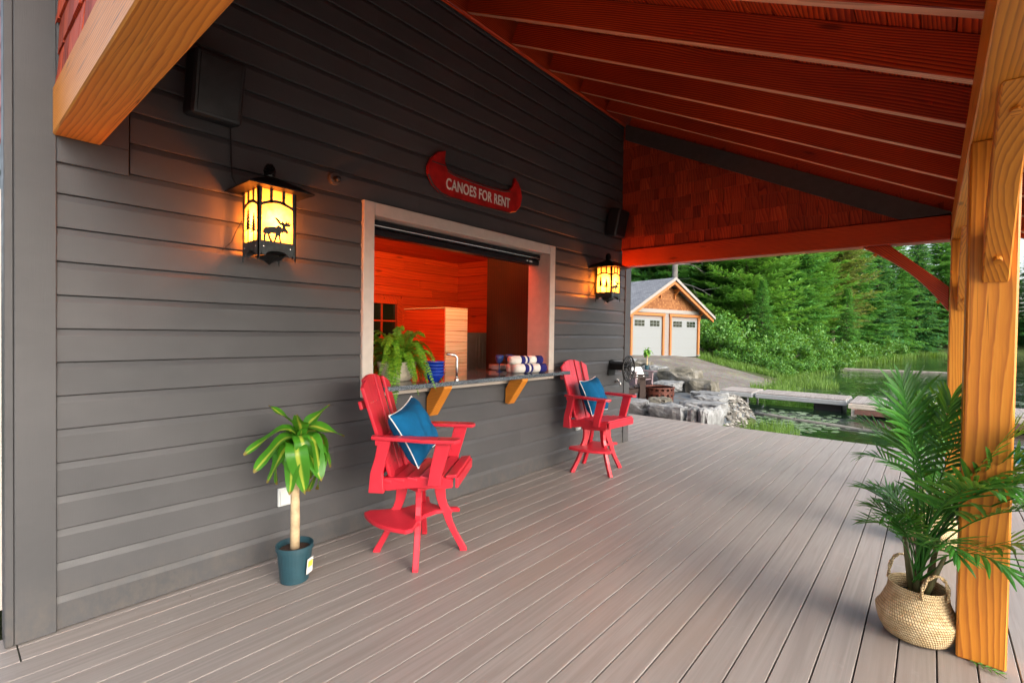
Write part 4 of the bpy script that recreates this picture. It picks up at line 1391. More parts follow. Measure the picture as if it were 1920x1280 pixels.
# ------------------------------------------------------------------ terrain and water
SHORE = [(-40, -3.6), (8.4, -3.2), (9, -2.85), (12.2, -3.6), (15.3, -4.0), (18.3, -4.4), (24.8, -4.6), (28.8, -6.0), (34, -5.8), (39.5, -5.3), (50, -4.6), (62, -3.6), (73.5, -2.7), (88, 1.3), (94, 14), (99, 40), (104, 90), (400, 200)]
WL = -.55
def lerp_tab(tab, y):
    for (a, va), (b, vb) in zip(tab, tab[1:]):
        if y <= b:
            t = max(0, min(1, (y - a) / (b - a)))
            return va + (vb - va) * t
    return tab[-1][1]
def sstep(a, b, x):
    t = max(0, min(1, (x - a) / (b - a)))
    return t * t * (3 - 2 * t)
def H(x, y):
    d = lerp_tab(SHORE, y) - x
    if d < 0:
        z = WL - .06 - min(1.2, -d * .25)
    else:
        z = WL - .06 + min(d * .17, .95) + max(0, min(d - 6, 60)) * .035
        z += .05 * noise.noise(Vector((x * .35, y * .35, 0))) * min(1, d)
    z += sstep(86, 150, y) * 4 * (1 if d > 0 else 0)
    if y < 13.8 and x < -2.9:        # paved terrace behind the stones
        f = sstep(-2.95, -3.5, x) * (1 - sstep(12.2, 13.8, y))
        z = z * (1 - f) + .05 * f
    if y < 9.2:
        z = min(z, -.35)
    return z
def sheet(name, xs, ys, fz, mat, clip=None):
    V = [(x, y, fz(x, y)) for y in ys for x in xs]
    nx = len(xs)
    F = []
    for j in range(len(ys) - 1):
        for i in range(nx - 1):
            if clip and not clip((xs[i] + xs[i+1]) / 2, (ys[j] + ys[j+1]) / 2):
                continue
            F.append((j*nx+i, j*nx+i+1, (j+1)*nx+i+1, (j+1)*nx+i))
    s = S().add(V, F)
    return part(name, s, mat, smooth=True)
def frange(a, b, n): return [a + (b - a) * i / n for i in range(n + 1)]
def ground_mat():
    g = N('forest_floor_and_grass')
    v = g.coord('Object')
    a = g.noise(v, .55, 5); b = g.noise(v, 9, 4)
    c = g.ramp(a, [(0.35, (.03, .05, .014)), (0.55, (.055, .085, .02)), (0.7, (.085, .07, .04))])
    c = g.mix(g.ramp(b, [(0.4, 0.0), (0.7, .6)]), c, (.05, .045, .022))
    return g.end(g.bsdf(c, .95, g.bump(b, .8, .05), .2))
M['ground'] = ground_mat()
def gravel_mat():
    g = N('compacted_gravel')
    v = g.coord('Object')
    st = g.n("ShaderNodeTexVoronoi"); g.put(st.inputs['Vector'], v); st.inputs['Scale'].default_value = 22
    big = g.noise(v, .5, 5); mid = g.noise(v, 3, 5)
    c = g.mix(g.ramp(big, [(0.38, 0.0), (0.62, 1.0)]), (.135, .12, .105), (.18, .168, .152))
    c = g.mix(g.ramp(mid, [(0.45, 0.0), (0.7, .55)]), c, (.10, .082, .06))
    c = g.mix(g.ramp(g.noise(v, 1.1, 4), [(0.55, 0.0), (0.7, .5)]), c, (.24, .26, .13))      # weeds in the stones
    c = g.mix(.35, c, st.outputs['Color'], 'SOFT_LIGHT')
    # wheel tracks running down to the water
    return g.end(g.bsdf(c, .95, g.bump(st.outputs['Distance'], .7, .03), .2))
M['gravel'] = gravel_mat()
gx = frange(-90, -30, 12)[:-1] + frange(-30, -10, 40)[:-1] + frange(-10, 2, 60)[:-1] + frange(2, 30, 14)[:-1] + frange(30, 160, 13)
gy = frange(-30, 8, 10)[:-1] + frange(8, 32, 100)[:-1] + frange(32, 60, 36)[:-1] + frange(60, 120, 30)[:-1] + frange(120, 300, 18)
tag(sheet('ground', gx, gy, H, M['ground']), 'shore land with grass and forest floor behind the deck', None, kind='structure')
def in_drive(x, y):
    if 14.5 < y < 31 and x < -4.9:
        d = lerp_tab(SHORE, y) - x
        lo = .55 + max(0, y - 26) * .9
        if d < lo: return False
        # upper right edge, towards the bushes
        if y > 24 + (-x - 5.2) * 1.0: return False
        if y < 15.4 + max(0, (x + 6.6)) * .4: return False
        return x > -14
    return False
tag(sheet('driveway', frange(-14, -4.5, 110), frange(14.5, 31, 150), lambda x, y: H(x, y) + .022, M['gravel'], in_drive), 'gravel drive sloping from the garage to the water', None, kind='structure')
def flag_mat():
    g = N('bluestone_flags')
    v = g.coord('Object')
    vo = g.n("ShaderNodeTexVoronoi", feature='DISTANCE_TO_EDGE'); g.put(vo.inputs['Vector'], v); vo.inputs['Scale'].default_value = 1.6
    c = g.ramp(g.noise(v, 2, 4), [(0.3, (.055, .066, .075)), (0.7, (.12, .135, .145))])
    c = g.mix(g.ramp(vo.outputs['Distance'], [(0.02, 1.0), (0.05, 0.0)]), c, (.11, .10, .09))
    return g.end(g.bsdf(c, .75, g.bump(vo.outputs['Distance'], .4, .03), .3))
M['flag'] = flag_mat()
tag(sheet('terrace', frange(-9, -3.2, 40), frange(9.25, 13.2, 30), lambda x, y: H(x, y) + .02, M['flag']), 'bluestone terrace around the fire pit', None, kind='structure')
def water_mat():
    g = N('still_lake_water')
    v = g.coord('Object')
    n1 = g.noise(g.coord('Object', (1.0, 2.2, 1)), 1.6, 3)
    n2 = g.noise(g.coord('Object', (1.0, 2.0, 1)), 9.0, 2)
    calm = g.ramp(g.noise(g.coord('Object', (.16, .5, 1)), 1.0, 3), [(0.42, 0.06), (0.62, 1.0)])
    h = g.math('MULTIPLY', g.math('ADD', n1, g.math('MULTIPLY', n2, .22)), calm)
    return g.end(g.bsdf((.008, .018, .010), .03, g.bump(h, .36, .05), .5, IOR=1.33))
M['water'] = water_mat()
s = S().add([(-12, -60, WL), (260, -60, WL), (260, 140, WL), (-12, 140, WL)], [(0, 1, 2, 3)])
tag(part('water', s, M['water']), 'dark green lake water beyond the deck', None, kind='structure')

# ------------------------------------------------------------------ plants that nobody could count
def scatter_blades(name, label, spots, n, mat, seed, hmin=.3, hmax=.7, w=.012):
    rnd = random.Random(seed)
    s = S()
    for i in range(n):
        x, y, r = rnd.choice(spots)
        a, q = rnd.uniform(0, 2*pi), r * math.sqrt(rnd.random())
        px, py = x + q * cos(a), y + q * sin(a) * 1.6
        z = max(H(px, py), WL - .05)
        h = rnd.uniform(hmin, hmax)
        b = rnd.uniform(0, 2*pi)
        dx, dy = cos(b) * w, sin(b) * w
        lx, ly = rnd.uniform(-.3, .3) * h, rnd.uniform(-.3, .3) * h
        s.add([(px - dx, py - dy, z), (px + dx, py + dy, z), (px + dx*.7 + lx*.4, py + dy*.7 + ly*.4, z + h*.6), (px - dx*.7 + lx*.4, py - dy*.7 + ly*.4, z + h*.6), (px + lx, py + ly, z + h)], [(0, 1, 2, 3), (3, 2, 4)])
    me = s.mesh(name, uvs=[(0, 0)] * len(s.v))
    return tag(link(name, me, mat), label, 'grass' if 'grass' in name else 'reeds', kind='stuff')
scatter_blades('shore_grass', 'bright green grass at the waterline beside the deck', [(-2.75, 10.6, .22), (-2.85, 11.6, .3), (-2.6, 12.2, .35), (-2.5, 10.9, .3), (-2.3, 11.5, .3)], 1100, M['reed'], 2, .12, .30, .006)
scatter_blades('reeds', 'green reeds standing in the shallow water', [(-4.7, 20.5, .6), (-4.5, 23, .9), (-4.4, 26, 1.1), (-5.2, 29, 1.2), (-5.0, 32, 1.1), (-3.9, 20, .5), (-3.4, 24, .6)], 2600, M['reed'], 3, .12, .38, .010)
scatter_blades('far_reeds', 'pale reeds along the far shore', [(-4.6, 46, 1.2), (-4.2, 52, 1.4), (-3.6, 60, 1.6), (-2.8, 69, 1.6), (.3, 80, 2), (-5.2, 40, .9)], 3000, M['reed'], 4, .3, .8, .025)
scatter_blades('meadow_grass', 'rough grass and weeds edging the drive', [(-9.6, 30.6, 1.2), (-8.4, 29.8, 1.3), (-7.4, 29, 1.1), (-10.8, 31.5, 1.2), (-6.6, 30.5, 1.2), (-6.2, 28, .6)], 5000, M['reed'], 5, .12, .4, .012)
rnd = random.Random(6)
s = S()
for i in range(11000):
    y = 9.2 + 26 * rnd.random() ** 1.7
    x = rnd.uniform(lerp_tab(SHORE, y) + .4, 2.5 + (y - 9) * .25)
    if noise.noise(Vector((x * .55, y * .4, 3))) < -.08 + .3 * rnd.random():
        continue
    if 15.4 < y < 17.9 and x > -5: continue
    r = rnd.uniform(.035, .085)
    n = 7
    a0 = rnd.uniform(0, 6.28)
    tx, ty = rnd.uniform(-.05, .05), rnd.uniform(-.05, .05)
    s.add([(x + r * cos(a0 + 5.6 * k / n), y + r * sin(a0 + 5.6 * k / n), WL + .006 + r * (tx * cos(a0 + 5.6 * k / n) + ty * sin(a0 + 5.6 * k / n)) + rnd.uniform(0, .002)) for k in range(n + 1)], [tuple(range(n + 1))])
M['pad'] = leafmat('lily_pad', (.10, .17, .08), (.24, .32, .20), .16, trans=.05)
tag(link('lily_pads', s.mesh('lily_pads', uvs=[(0, 0)] * len(s.v)), M['pad']), 'small lily pads scattered over the dark water', 'lily pads', kind='stuff')

# ------------------------------------------------------------------ stones
def stone_mat(name, a, b, c):
    g = N(name)
    v = g.coord('Object', rnd=19.0)
    n1 = g.noise(v, 3.2, 6, .62); n2 = g.noise(v, 22, 4)
    col = g.ramp(n1, [(0.3, a), (0.52, b), (0.72, c)])
    col = g.mix(g.ramp(n2, [(0.45, 0.0), (0.75, .45)]), col, tuple(x * .55 for x in a))
    return g.end(g.bsdf(col, .85, g.bump(g.math('ADD', n1, g.math('MULTIPLY', n2, .4)), .7, .03), .3))
M['stone'] = stone_mat('grey_granite_boulder', (.09, .09, .086), (.20, .205, .205), (.32, .33, .335))
M['stone_dark'] = stone_mat('mossy_boulder', (.06, .055, .04), (.13, .12, .095), (.24, .23, .205))
def boulder_mesh(seed, sx, sy, sz, rough=.10, boxy=.6):
    bm = bmesh.new()
    bmesh.ops.create_cube(bm, size=2)
    bmesh.ops.subdivide_edges(bm, edges=bm.edges, cuts=7, use_grid_fill=True)
    off = Vector((seed * 3.7, seed * 1.3, seed * .7))
    for v in bm.verts:
        p = v.co.copy()
        sph = p.normalized() * 1.22
        p = p.lerp(sph, 1 - boxy)
        n = noise.noise(p * 1.1 + off) * rough * 1.6 + noise.noise(p * 2.7 + off) * rough * .8 + noise.noise(p * 6 + off) * .035
        # a few flat quarried facets
        p *= 1 + n
        v.co = Vector((p.x * sx, p.y * sy, p.z * sz))
    for f in bm.faces: f.smooth = False
    me = bpy.data.meshes.new('boulder'); bm.to_mesh(me); bm.free()
    return me
BL = [  # x0 x1 y0 y1 z0 z1 dark label
 (-5.4, -4.12, 8.74, 9.25, -.25, .22, 0, 'long grey stone in the row at the deck end, next to the corner board'),
 (-4.06, -3.37, 8.70, 9.20, -.20, .21, 0, 'wide grey stone in the middle of the row at the deck end'),
 (-3.345, -3.155, 8.75, 9.20, -.20, .19, 0, 'small squarish stone in the row at the deck end'),
 (-3.14, -2.92, 8.72, 9.55, -.50, .18, 0, 'tall corner stone closing the row at the deck end'),
 (-3.85, -3.02, 9.62, 10.25, -.1, .19, 0, 'flat pale slab behind the tall corner stone'),
 (-3.85, -3.25, 10.4, 11.1, -.1, .22, 0, 'flat pale slab between fire pit and gravel bank'),
 (-4.35, -3.95, 9.32, 9.70, .0, .24, 1, 'small dark stone in front of the fire pit'),
 (-4.25, -3.55, 11.3, 12.0, -.1, .20, 0, 'flat stone at the top of the gravel bank'),
 (-5.75, -4.70, 12.75, 13.6, -.1, .55, 1, 'largest mossy boulder behind the fire pit'),
 (-4.75, -4.05, 12.25, 13.05, -.2, .36, 1, 'mossy boulder sloping down beside the drive'),
 (-4.15, -3.70, 12.1, 12.6, -.3, .12, 1, 'low mossy boulder at the top of the pebbles'),
 (-6.55, -5.85, 13.3, 14.0, .0, .60, 0, 'pale block left of the mossy boulders'),
 (-7.25, -6.60, 14.1, 14.8, .0, .66, 1, 'round boulder beside the small potted dracaena'),
 (-8.3, -7.4, 14.9, 15.8, .0, .66, 0, 'grey boulder at the left end of the terrace edge'),
 (-5.35, -4.75, 11.75, 12.35, .1, .34, 0, 'low grey ledge stone behind the fire pit')]
for i, (x0, x1, y0, y1, z0, z1, dk, lab) in enumerate(BL):
    me = boulder_mesh(i + 1, (x1-x0)/2 * .93, (y1-y0)/2 * .95, (z1-z0)/2, .13 if not dk else .18, .72 if not dk else .55)
    o = link('boulder', me, M['stone_dark'] if dk else M['stone'], None, ((x0+x1)/2, (y0+y1)/2, (z0+z1)/2), (0, 0, random.Random(i).uniform(-.08, .08)))
    tag(o, lab, 'boulder', 'stones around the terrace')
rnd = random.Random(14)
s = S()
for i in range(3600):
    t = rnd.random()
    y = 9.9 + 6.9 * t
    xc = lerp_tab(SHORE, y) - .35
    x = rnd.uniform(xc - .75, xc + .75)
    if y > 14.8: x = rnd.uniform(xc - .9, xc + .2)
    z = H(x, y) + .015
    if x < -3.05 - max(0, y - 10.2) * .34 and y < 13: continue
    r = rnd.uniform(.03, .075)
    bx, by, bz = r * rnd.uniform(.8, 1.3), r * rnd.uniform(.8, 1.3), r * rnd.uniform(.5, .8)
    R = Matrix.Translation((x, y, z + bz * .4)) @ Matrix.Rotation(rnd.uniform(0, 3), 4, 'Z') @ Matrix.Rotation(rnd.uniform(-.5, .5), 4, 'X')
    s.add([(bx, 0, -.2*bz), (.3*bx, by, 0), (-.8*bx, .6*by, -.1*bz), (-.8*bx, -.6*by, 0), (.3*bx, -by, -.1*bz), (.2*bx, .2*by, bz), (-.2*bx, -.25*by, .9*bz)],
          [(0,1,5),(1,2,5),(2,6,5),(2,3,6),(3,4,6),(4,0,5),(4,5,6)], R)
g = N('shore_pebble')
geo = g.n("ShaderNodeNewGeometry")
c = g.ramp(geo.outputs['Random Per Island'], [(0.0, (.07, .062, .052)), (0.5, (.17, .16, .14)), (1.0, (.36, .345, .31))])
M['pebble'] = g.end(g.bsdf(c, .8, None, .3))
tag(link('pebbles', s.mesh('pebbles', uvs=[(0, 0)] * len(s.v)), M['pebble']), 'bank of pale broken stones sloping to the water', 'pebbles', kind='stuff')

# ------------------------------------------------------------------ terrace furniture
M['rust'] = plain('rusty_steel', (.085, .022, .012), .6, .3, var=.5, nscale=18, bump=.4)
fp = thing('fire_pit', 'rusty brown steel fire ring with cut-out band on the stone terrace', 'fire pit', (-4.52, 10.25, .072))
part('lower_band', S().lathe([(.315, 0), (.32, 0), (.32, .12), (.315, .12)], 36), M['rust'], fp, local=True)
s = S()
for k in range(36):
    a = 2 * pi * k / 36
    if k % 2 == 0:
        s.box(.325, .335, -.028, .028, .121, .29, Matrix.Rotation(a, 4, 'Z'))
    else:
        s.box(.325, .335, -.03, .03, .17, .24, Matrix.Rotation(a, 4, 'Z'))
part('cut_out_band', s, M['rust'], fp, local=True)
part('rim', S().lathe([(.31, .285), (.345, .285), (.345, .315), (.31, .315), (.31, .285)], 36), M['rust'], fp, local=True)
part('ash', S().lathe([(.001, .05), (.31, .04)], 20), M['dark'], fp, local=True)
M['mauve'] = plain('weathered_plum_boards', (.17, .115, .125), .6, var=.15)
M['brown_chair'] = plain('dark_brown_boards', (.045, .028, .022), .6, var=.2)
def adirondack(label, loc, rz, mat):
    t = thing('adirondack_chair', label, 'chair', loc, rz, 'low slatted chairs around the fire pit')
    TB = Matrix.Translation((0, .22, .20)) @ Matrix.Rotation(rad(-27), 4, 'X')
    for i in range(5):
        u = .105 * (i - 2)
        hgt = .80 - .10 * abs(i - 2) ** 1.4 / 2
        part('back_slat', S().box(u - .048, u + .048, -.01, .01, 0, hgt, TB), mat, t, local=True, bevel=.005)
    for i in range(5):
        y = -.30 + i * .105
        part('seat_slat', S().box(-.27, .27, y - .047, y + .047, .34 - .028 * i, .362 - .028 * i), mat, t, local=True, bevel=.004)
    for sx in (-1, 1):
        part('arm', S().box(sx * .33 - .07, sx * .33 + .07, -.42, .32, .53, .555), mat, t, local=True, bevel=.006)
        part('leg', S().box(sx * .30 - .02, sx * .30 + .02, -.36, -.24, 0, .529), mat, t, local=True, bevel=.004)
        part('rear_leg', S().prism([(-.36, .24), (-.36, .33), (.10, .24), (.48, .07), (.48, 0), (.40, 0), (.1, .14)], sx * .275 - .015, sx * .275 + .015, axis='x'), mat, t, local=True, bevel=.004)
        part('arm_support', S().box(sx * .30 - .018, sx * .30 + .018, .17, .24, .15, .529), mat, t, local=True)
    return t
adirondack('plum coloured low chair with a white pillow, beyond the fire pit', (-5.62, 11.25, .072), rad(75), M['mauve'])
adirondack('dark brown low chair by the corner board, facing the fire pit', (-5.02, 9.78, .072), rad(120), M['brown_chair'])
wp = thing('pillow', 'white pillow on the plum coloured low chair', 'pillow', (-5.50, 11.22, .43), rad(75))
s = S()
n = 10
V, F = [], []
for sd in (-1, 1):
    b = len(V)
    for j in range(n + 1):
        for i in range(n + 1):
            u, v = -1 + 2*i/n, -1 + 2*j/n
            V.append((u * .2, sd * .07 * ((1-u**4)*(1-v**4))**.5, v * .15))
    for j in range(n):
        for i in range(n):
            F.append((b+j*(n+1)+i, b+j*(n+1)+i+1, b+(j+1)*(n+1)+i+1, b+(j+1)*(n+1)+i))
s.add(V, F, Matrix.Translation((0, .0, .14)) @ Matrix.Rotation(rad(-25), 4, 'X'))
part('cover', s, M['white_cloth'], wp, local=True, smooth=True)
part('piping', S().tube([(-.2, .0, 0), (.2, .0, 0)], .004, 6), M['white_cloth'], wp, local=True)
dracaena('small striped dracaena standing among the terrace stones', (-6.15, 13.15, .52), .62, rad(40))

# ------------------------------------------------------------------ floating dock
M['dockboard'] = wood('weathered_dock_board', (.16, .14, .125), (.27, .24, .22), (.36, .325, .30), ring=12, rough=.8)
M['galv'] = plain('galvanised_rail', (.40, .41, .41), .45, .3, var=.08)
M['cream_rail'] = plain('sun_bleached_rail', (.52, .45, .37), .6, var=.12)
M['brown_board'] = plain('red_brown_board', (.16, .075, .055), .7, var=.15)
def dock(label, x0, x1, y0, y1, z, rail, extra=None):
    t = thing('dock_section', label, 'dock', ((x0+x1)/2, (y0+y1)/2, WL), 0, 'floating dock sections')
    n = max(3, int(round((x1 - x0) / .145)))
    w = (x1 - x0) / n
    ln = y1 - y0
    me = S().box(-ln/2, ln/2, -w/2 + .004, w/2 - .004, -.016, .016).mesh('dock_plank')
    me.materials.append(M['dockboard'])
    for i in range(n):
        o = link('plank', me, None, t, (x0 + w * (i + .5), (y0+y1)/2, z - .016), (0, 0, pi/2))
    for y in (y0, y1):
        part('side_rail', S().box(x0 - .02, x1 + .02, y - .03, y + .03, z - .16, z - .033), rail, t, bevel=.01)
    part('end_rail', S().box(x0 - .02, x0 + .03, y0 + .031, y1 - .031, z - .15, z - .034), rail, t)
    part('end_rail', S().box(x1 - .03, x1 + .02, y0 + .031, y1 - .031, z - .15, z - .034), rail, t)
    if extra: extra(t)
    return t
def exA(t):
    for x in (-5.0, -4.3):
        for y in (16.36, 17.5):
            part('post', S().tube([(x, y, H(x, y) - .1), (x, y, -.34)], .03, 8), M['galv'], t)
def exB(t):
    part('float', S().box(-2.55, -1.85, 16.4, 17.4, WL - .1, -.345), M['black_plastic'], t, bevel=.03)
    part('hinge', S().box(-4.12, -4.07, 16.4, 17.4, -.31, -.24), M['galv'], t)
def exC(t):
    part('fascia', S().box(-1.5, 3.3, 15.66, 15.69, -.50, -.37), M['brown_board'], t, bevel=.004)
    for x in (-1.52, .4, 2.4):
        part('post', S().box(x - .06, x + .06, 15.70, 15.82, WL - .5, -.362), M['cream_rail'], t, bevel=.005)
    part('float', S().box(-1.2, 3.0, 16.2, 17.4, WL - .1, -.365), M['black_plastic'], t, bevel=.03)
dock('short grey dock section nearest the pebble bank', -5.14, -4.16, 16.25, 17.6, -.2, M['galv'], exA)
dock('middle grey dock section with black float', -4.03, -1.76, 16.25, 17.55, -.2, M['galv'], exB)
dock('wide outer dock section with cream rail and red brown fascia', -1.63, 3.4, 15.72, 17.7, -.2, M['cream_rail'], exC)
def floating_log(label, a, b, r):
    t = thing('floating_log', label, 'log', ((Vector(a) + Vector(b)) / 2), 0, 'pale logs floating on the lake')
    pts = [Vector(a).lerp(Vector(b), i / 10) + Vector((0, .04 * sin(i * 1.7), .008 * sin(i * 2.3))) for i in range(11)]
    part('trunk', S().tube(pts, [r * (1 - .035 * i) for i in range(11)], 9), M['driftwood'], t, smooth=True)
    for k in (2, 5, 8):
        part('branch_stub', S().tube([pts[k], pts[k] + Vector((.05, -.05, r * 1.3))], [r * .35, r * .2], 6), M['driftwood'], t)
M['driftwood'] = plain('grey_driftwood', (.22, .20, .17), .85, var=.25, nscale=5, bump=.4)
floating_log('long pale log floating between the deck and the dock', (-3.5, 14.1, WL + .01), (1.2, 12.6, WL + .01), .06)
floating_log('pale log lying in the water far beyond the dock', (-5.2, 38.9, WL + .01), (3.4, 40.8, WL + .01), .07)
M['teal_hull'] = plain('teal_plastic_hull', (.03, .16, .18), .35, var=.06)
ky = thing('kayak', 'teal kayak floating just off the deck, behind the post', 'kayak', (.9, 11.6, WL), rad(-10))
V, F = [], []
n = 16
for i in range(n + 1):
    t = -1 + 2 * i / n
    w = .36 * max(0, 1 - abs(t) ** 2.4) + .004
    hh = .22 + .10 * t * t
    for k in range(10):
        a = 2 * pi * k / 10
        V.append((t * 1.35, w * cos(a), .10 + (hh - .10) * max(0, sin(a)) + .16 * min(0, sin(a))))
for i in range(n):
    for k in range(10):
        F.append((i*10+k, i*10+(k+1) % 10, (i+1)*10+(k+1) % 10, (i+1)*10+k))
part('hull', S().add(V, F), M['teal_hull'], ky, local=True, smooth=True)
part('cockpit_rim', S().tube([(.42 * cos(a), .22 * sin(a), .255) for a in [2*pi*i/20 for i in range(21)]], .015, 6, cap=False), M['black_plastic'], ky, local=True)

# ------------------------------------------------------------------ garage
GX, GY, GA = -11.4, 26.75, rad(75)
gar = thing('garage', 'two door garage with cedar gable, white doors and grey shingled roof', 'garage', (GX, GY, .27), GA - pi/2)
# local frame: +Y runs along the front to the right, +X points out of the front
GW, GH, GD = 3.12, 2.62, 7.0
M['gar_wall'] = plain('taupe_clapboard', (.20, .175, .165), .6, var=.08)
M['gar_timber'] = plain('stained_garage_timber', (.34, .115, .022), .5, var=.2)
M['gar_trim'] = plain('pale_fascia', (.24, .22, .20), .5, var=.05)
M['gar_door'] = plain('white_garage_door', (.19, .205, .21), .45, var=.03, bump=.05)
M['roof_shingle'] = None
g = N('grey_asphalt_shingles')
br = g.n("ShaderNodeTexBrick"); g.put(br.inputs['Vector'], g.coord('Object', rnd=0))
br.inputs['Scale'].default_value = 3.2
br.inputs['Mortar Size'].default_value = .03
br.inputs['Color1'].default_value = (.14, .15, .17, 1); br.inputs['Color2'].default_value = (.24, .25, .27, 1); br.inputs['Mortar'].default_value = (.10, .105, .12, 1)
M['roof_shingle'] = g.end(g.bsdf(g.mix(.35, br.outputs[0], g.ramp(g.noise(g.coord('Object'), 2, 5), [(0.3, (.10, .105, .12)), (0.7, (.28, .29, .31))])), .9, None, .2))
M['gar_shingle'] = None
g = N('small_cedar_shingles')
br = g.n("ShaderNodeTexBrick")
sp = g.n("ShaderNodeSeparateXYZ"); g.put(sp.inputs[0], g.coord('Object'))
cb_ = g.n("ShaderNodeCombineXYZ"); g.put(cb_.inputs[0], sp.outputs[1]); g.put(cb_.inputs[1], sp.outputs[2])
g.put(br.inputs['Vector'], cb_.outputs[0])
br.inputs['Scale'].default_value = 3.6; br.inputs['Mortar Size'].default_value = .025; br.inputs['Brick Width'].default_value = .45; br.inputs['Row Height'].default_value = .4
br.inputs['Color1'].default_value = (.17, .065, .024, 1); br.inputs['Color2'].default_value = (.30, .135, .05, 1); br.inputs['Mortar'].default_value = (.12, .04, .015, 1)
M['gar_shingle'] = g.end(g.bsdf(br.outputs[0], .8, g.bump(br.outputs['Fac'], -.4, .02), .2))
# walls with siding courses
s = S()
for k in range(15):
    z = k * .165
    for (a, b) in ((-GW, -2.92), (-.30, .30), (2.92, GW)):
        s.prism([(0, z), (.018, z), (.012, z + .16), (0, z + .163)], a, b)
    s.prism([(GW, z), (GW + .018, z), (GW + .012, z + .16), (GW, z + .163)], -GD, 0, axis='x')
part('wall', S().box(-GD, -.001, -GW, GW, 0, GH), M['gar_wall'], gar, local=True)
part('siding', s, M['gar_wall'], gar, local=True)
AP = 4.42
part('gable', S().prism([(-GW - .05, GH), (GW + .05, GH), (GW + .05, GH + .02), (0, AP - .3), (-GW - .05, GH + .02)], -.01, .03, axis='x'), M['gar_shingle'], gar, local=True)
part('frieze', S().box(.031, .06, -GW, GW, GH - .14, GH + .06), M['gar_trim'], gar, local=True)
for sd, y in ((-1, -1.61), (1, 1.61)):
    d = bpy.data.objects.new('garage_door', None); COL.objects.link(d); d.parent = gar
    for k in range(4):
        part('panel', S().box(-.09, -.05, -1.22, 1.22, k * .535 + .003, (k + 1) * .535 - .006, Matrix.Translation((0.06, y, 0))), M['gar_door'], d, local=True)
    for c in (-.62, .62):
        for q in range(3):
            for r in range(2):
                o = part('window_pane', S().box(-.049, -.04, -.12, .12, -.075, .075, Matrix.Translation((.06, y + c + (q - 1) * .27, 1.80 + r * .17))), M['glass_dark'], d, local=True)
    for yy in (y - 1.30, y + 1.30):
        part('door_post', S().box(.0, .10, yy - .075, yy + .075, .12, 2.30), M['gar_timber'], gar, local=True, bevel=.008)
        part('post_footing', S().box(-.02, .16, yy - .10, yy + .10, 0, .119), M['gar_trim'], gar, local=True, bevel=.02)
    part('door_header', S().box(.0, .11, y - 1.42, y + 1.42, 2.301, 2.45), M['gar_timber'], gar, local=True, bevel=.008)
EZ = 2.35
EY = GW + .62
for sd in (-1, 1):
    poly = [(0, AP + .02), (sd * EY, EZ), (sd * EY, EZ - .10), (0, AP - .10)]
    part('roof', S().prism(poly, -GD - .4, .58, axis='x'), M['roof_shingle'], gar, local=True)
    part('fascia', S().prism([(0, AP + .04), (sd * (EY + .03), EZ + .01), (sd * (EY + .03), EZ - .15), (0, AP - .13)], .581, .62, axis='x'), M['gar_trim'], gar, local=True)
    part('rake_timber', S().prism([(0, AP - .16), (sd * (EY - .05), EZ - .13), (sd * (EY - .05), EZ - .30), (0, AP - .34)], .42, .54, axis='x'), M['gar_timber'], gar, local=True)
    for yy, zz in ((sd * .62, 3.72), (sd * 2.98, GH - .04)):
        part('outrigger', S().box(.04, .56, yy - .06, yy + .06, zz, zz + .15).prism([(.04, zz - .42), (.12, zz - .42), (.14, zz - .2), (.36, zz - .001), (.25, zz - .001), (.04, zz - .14)], yy - .05, yy + .05), M['gar_timber'], gar, local=True, bevel=.006)

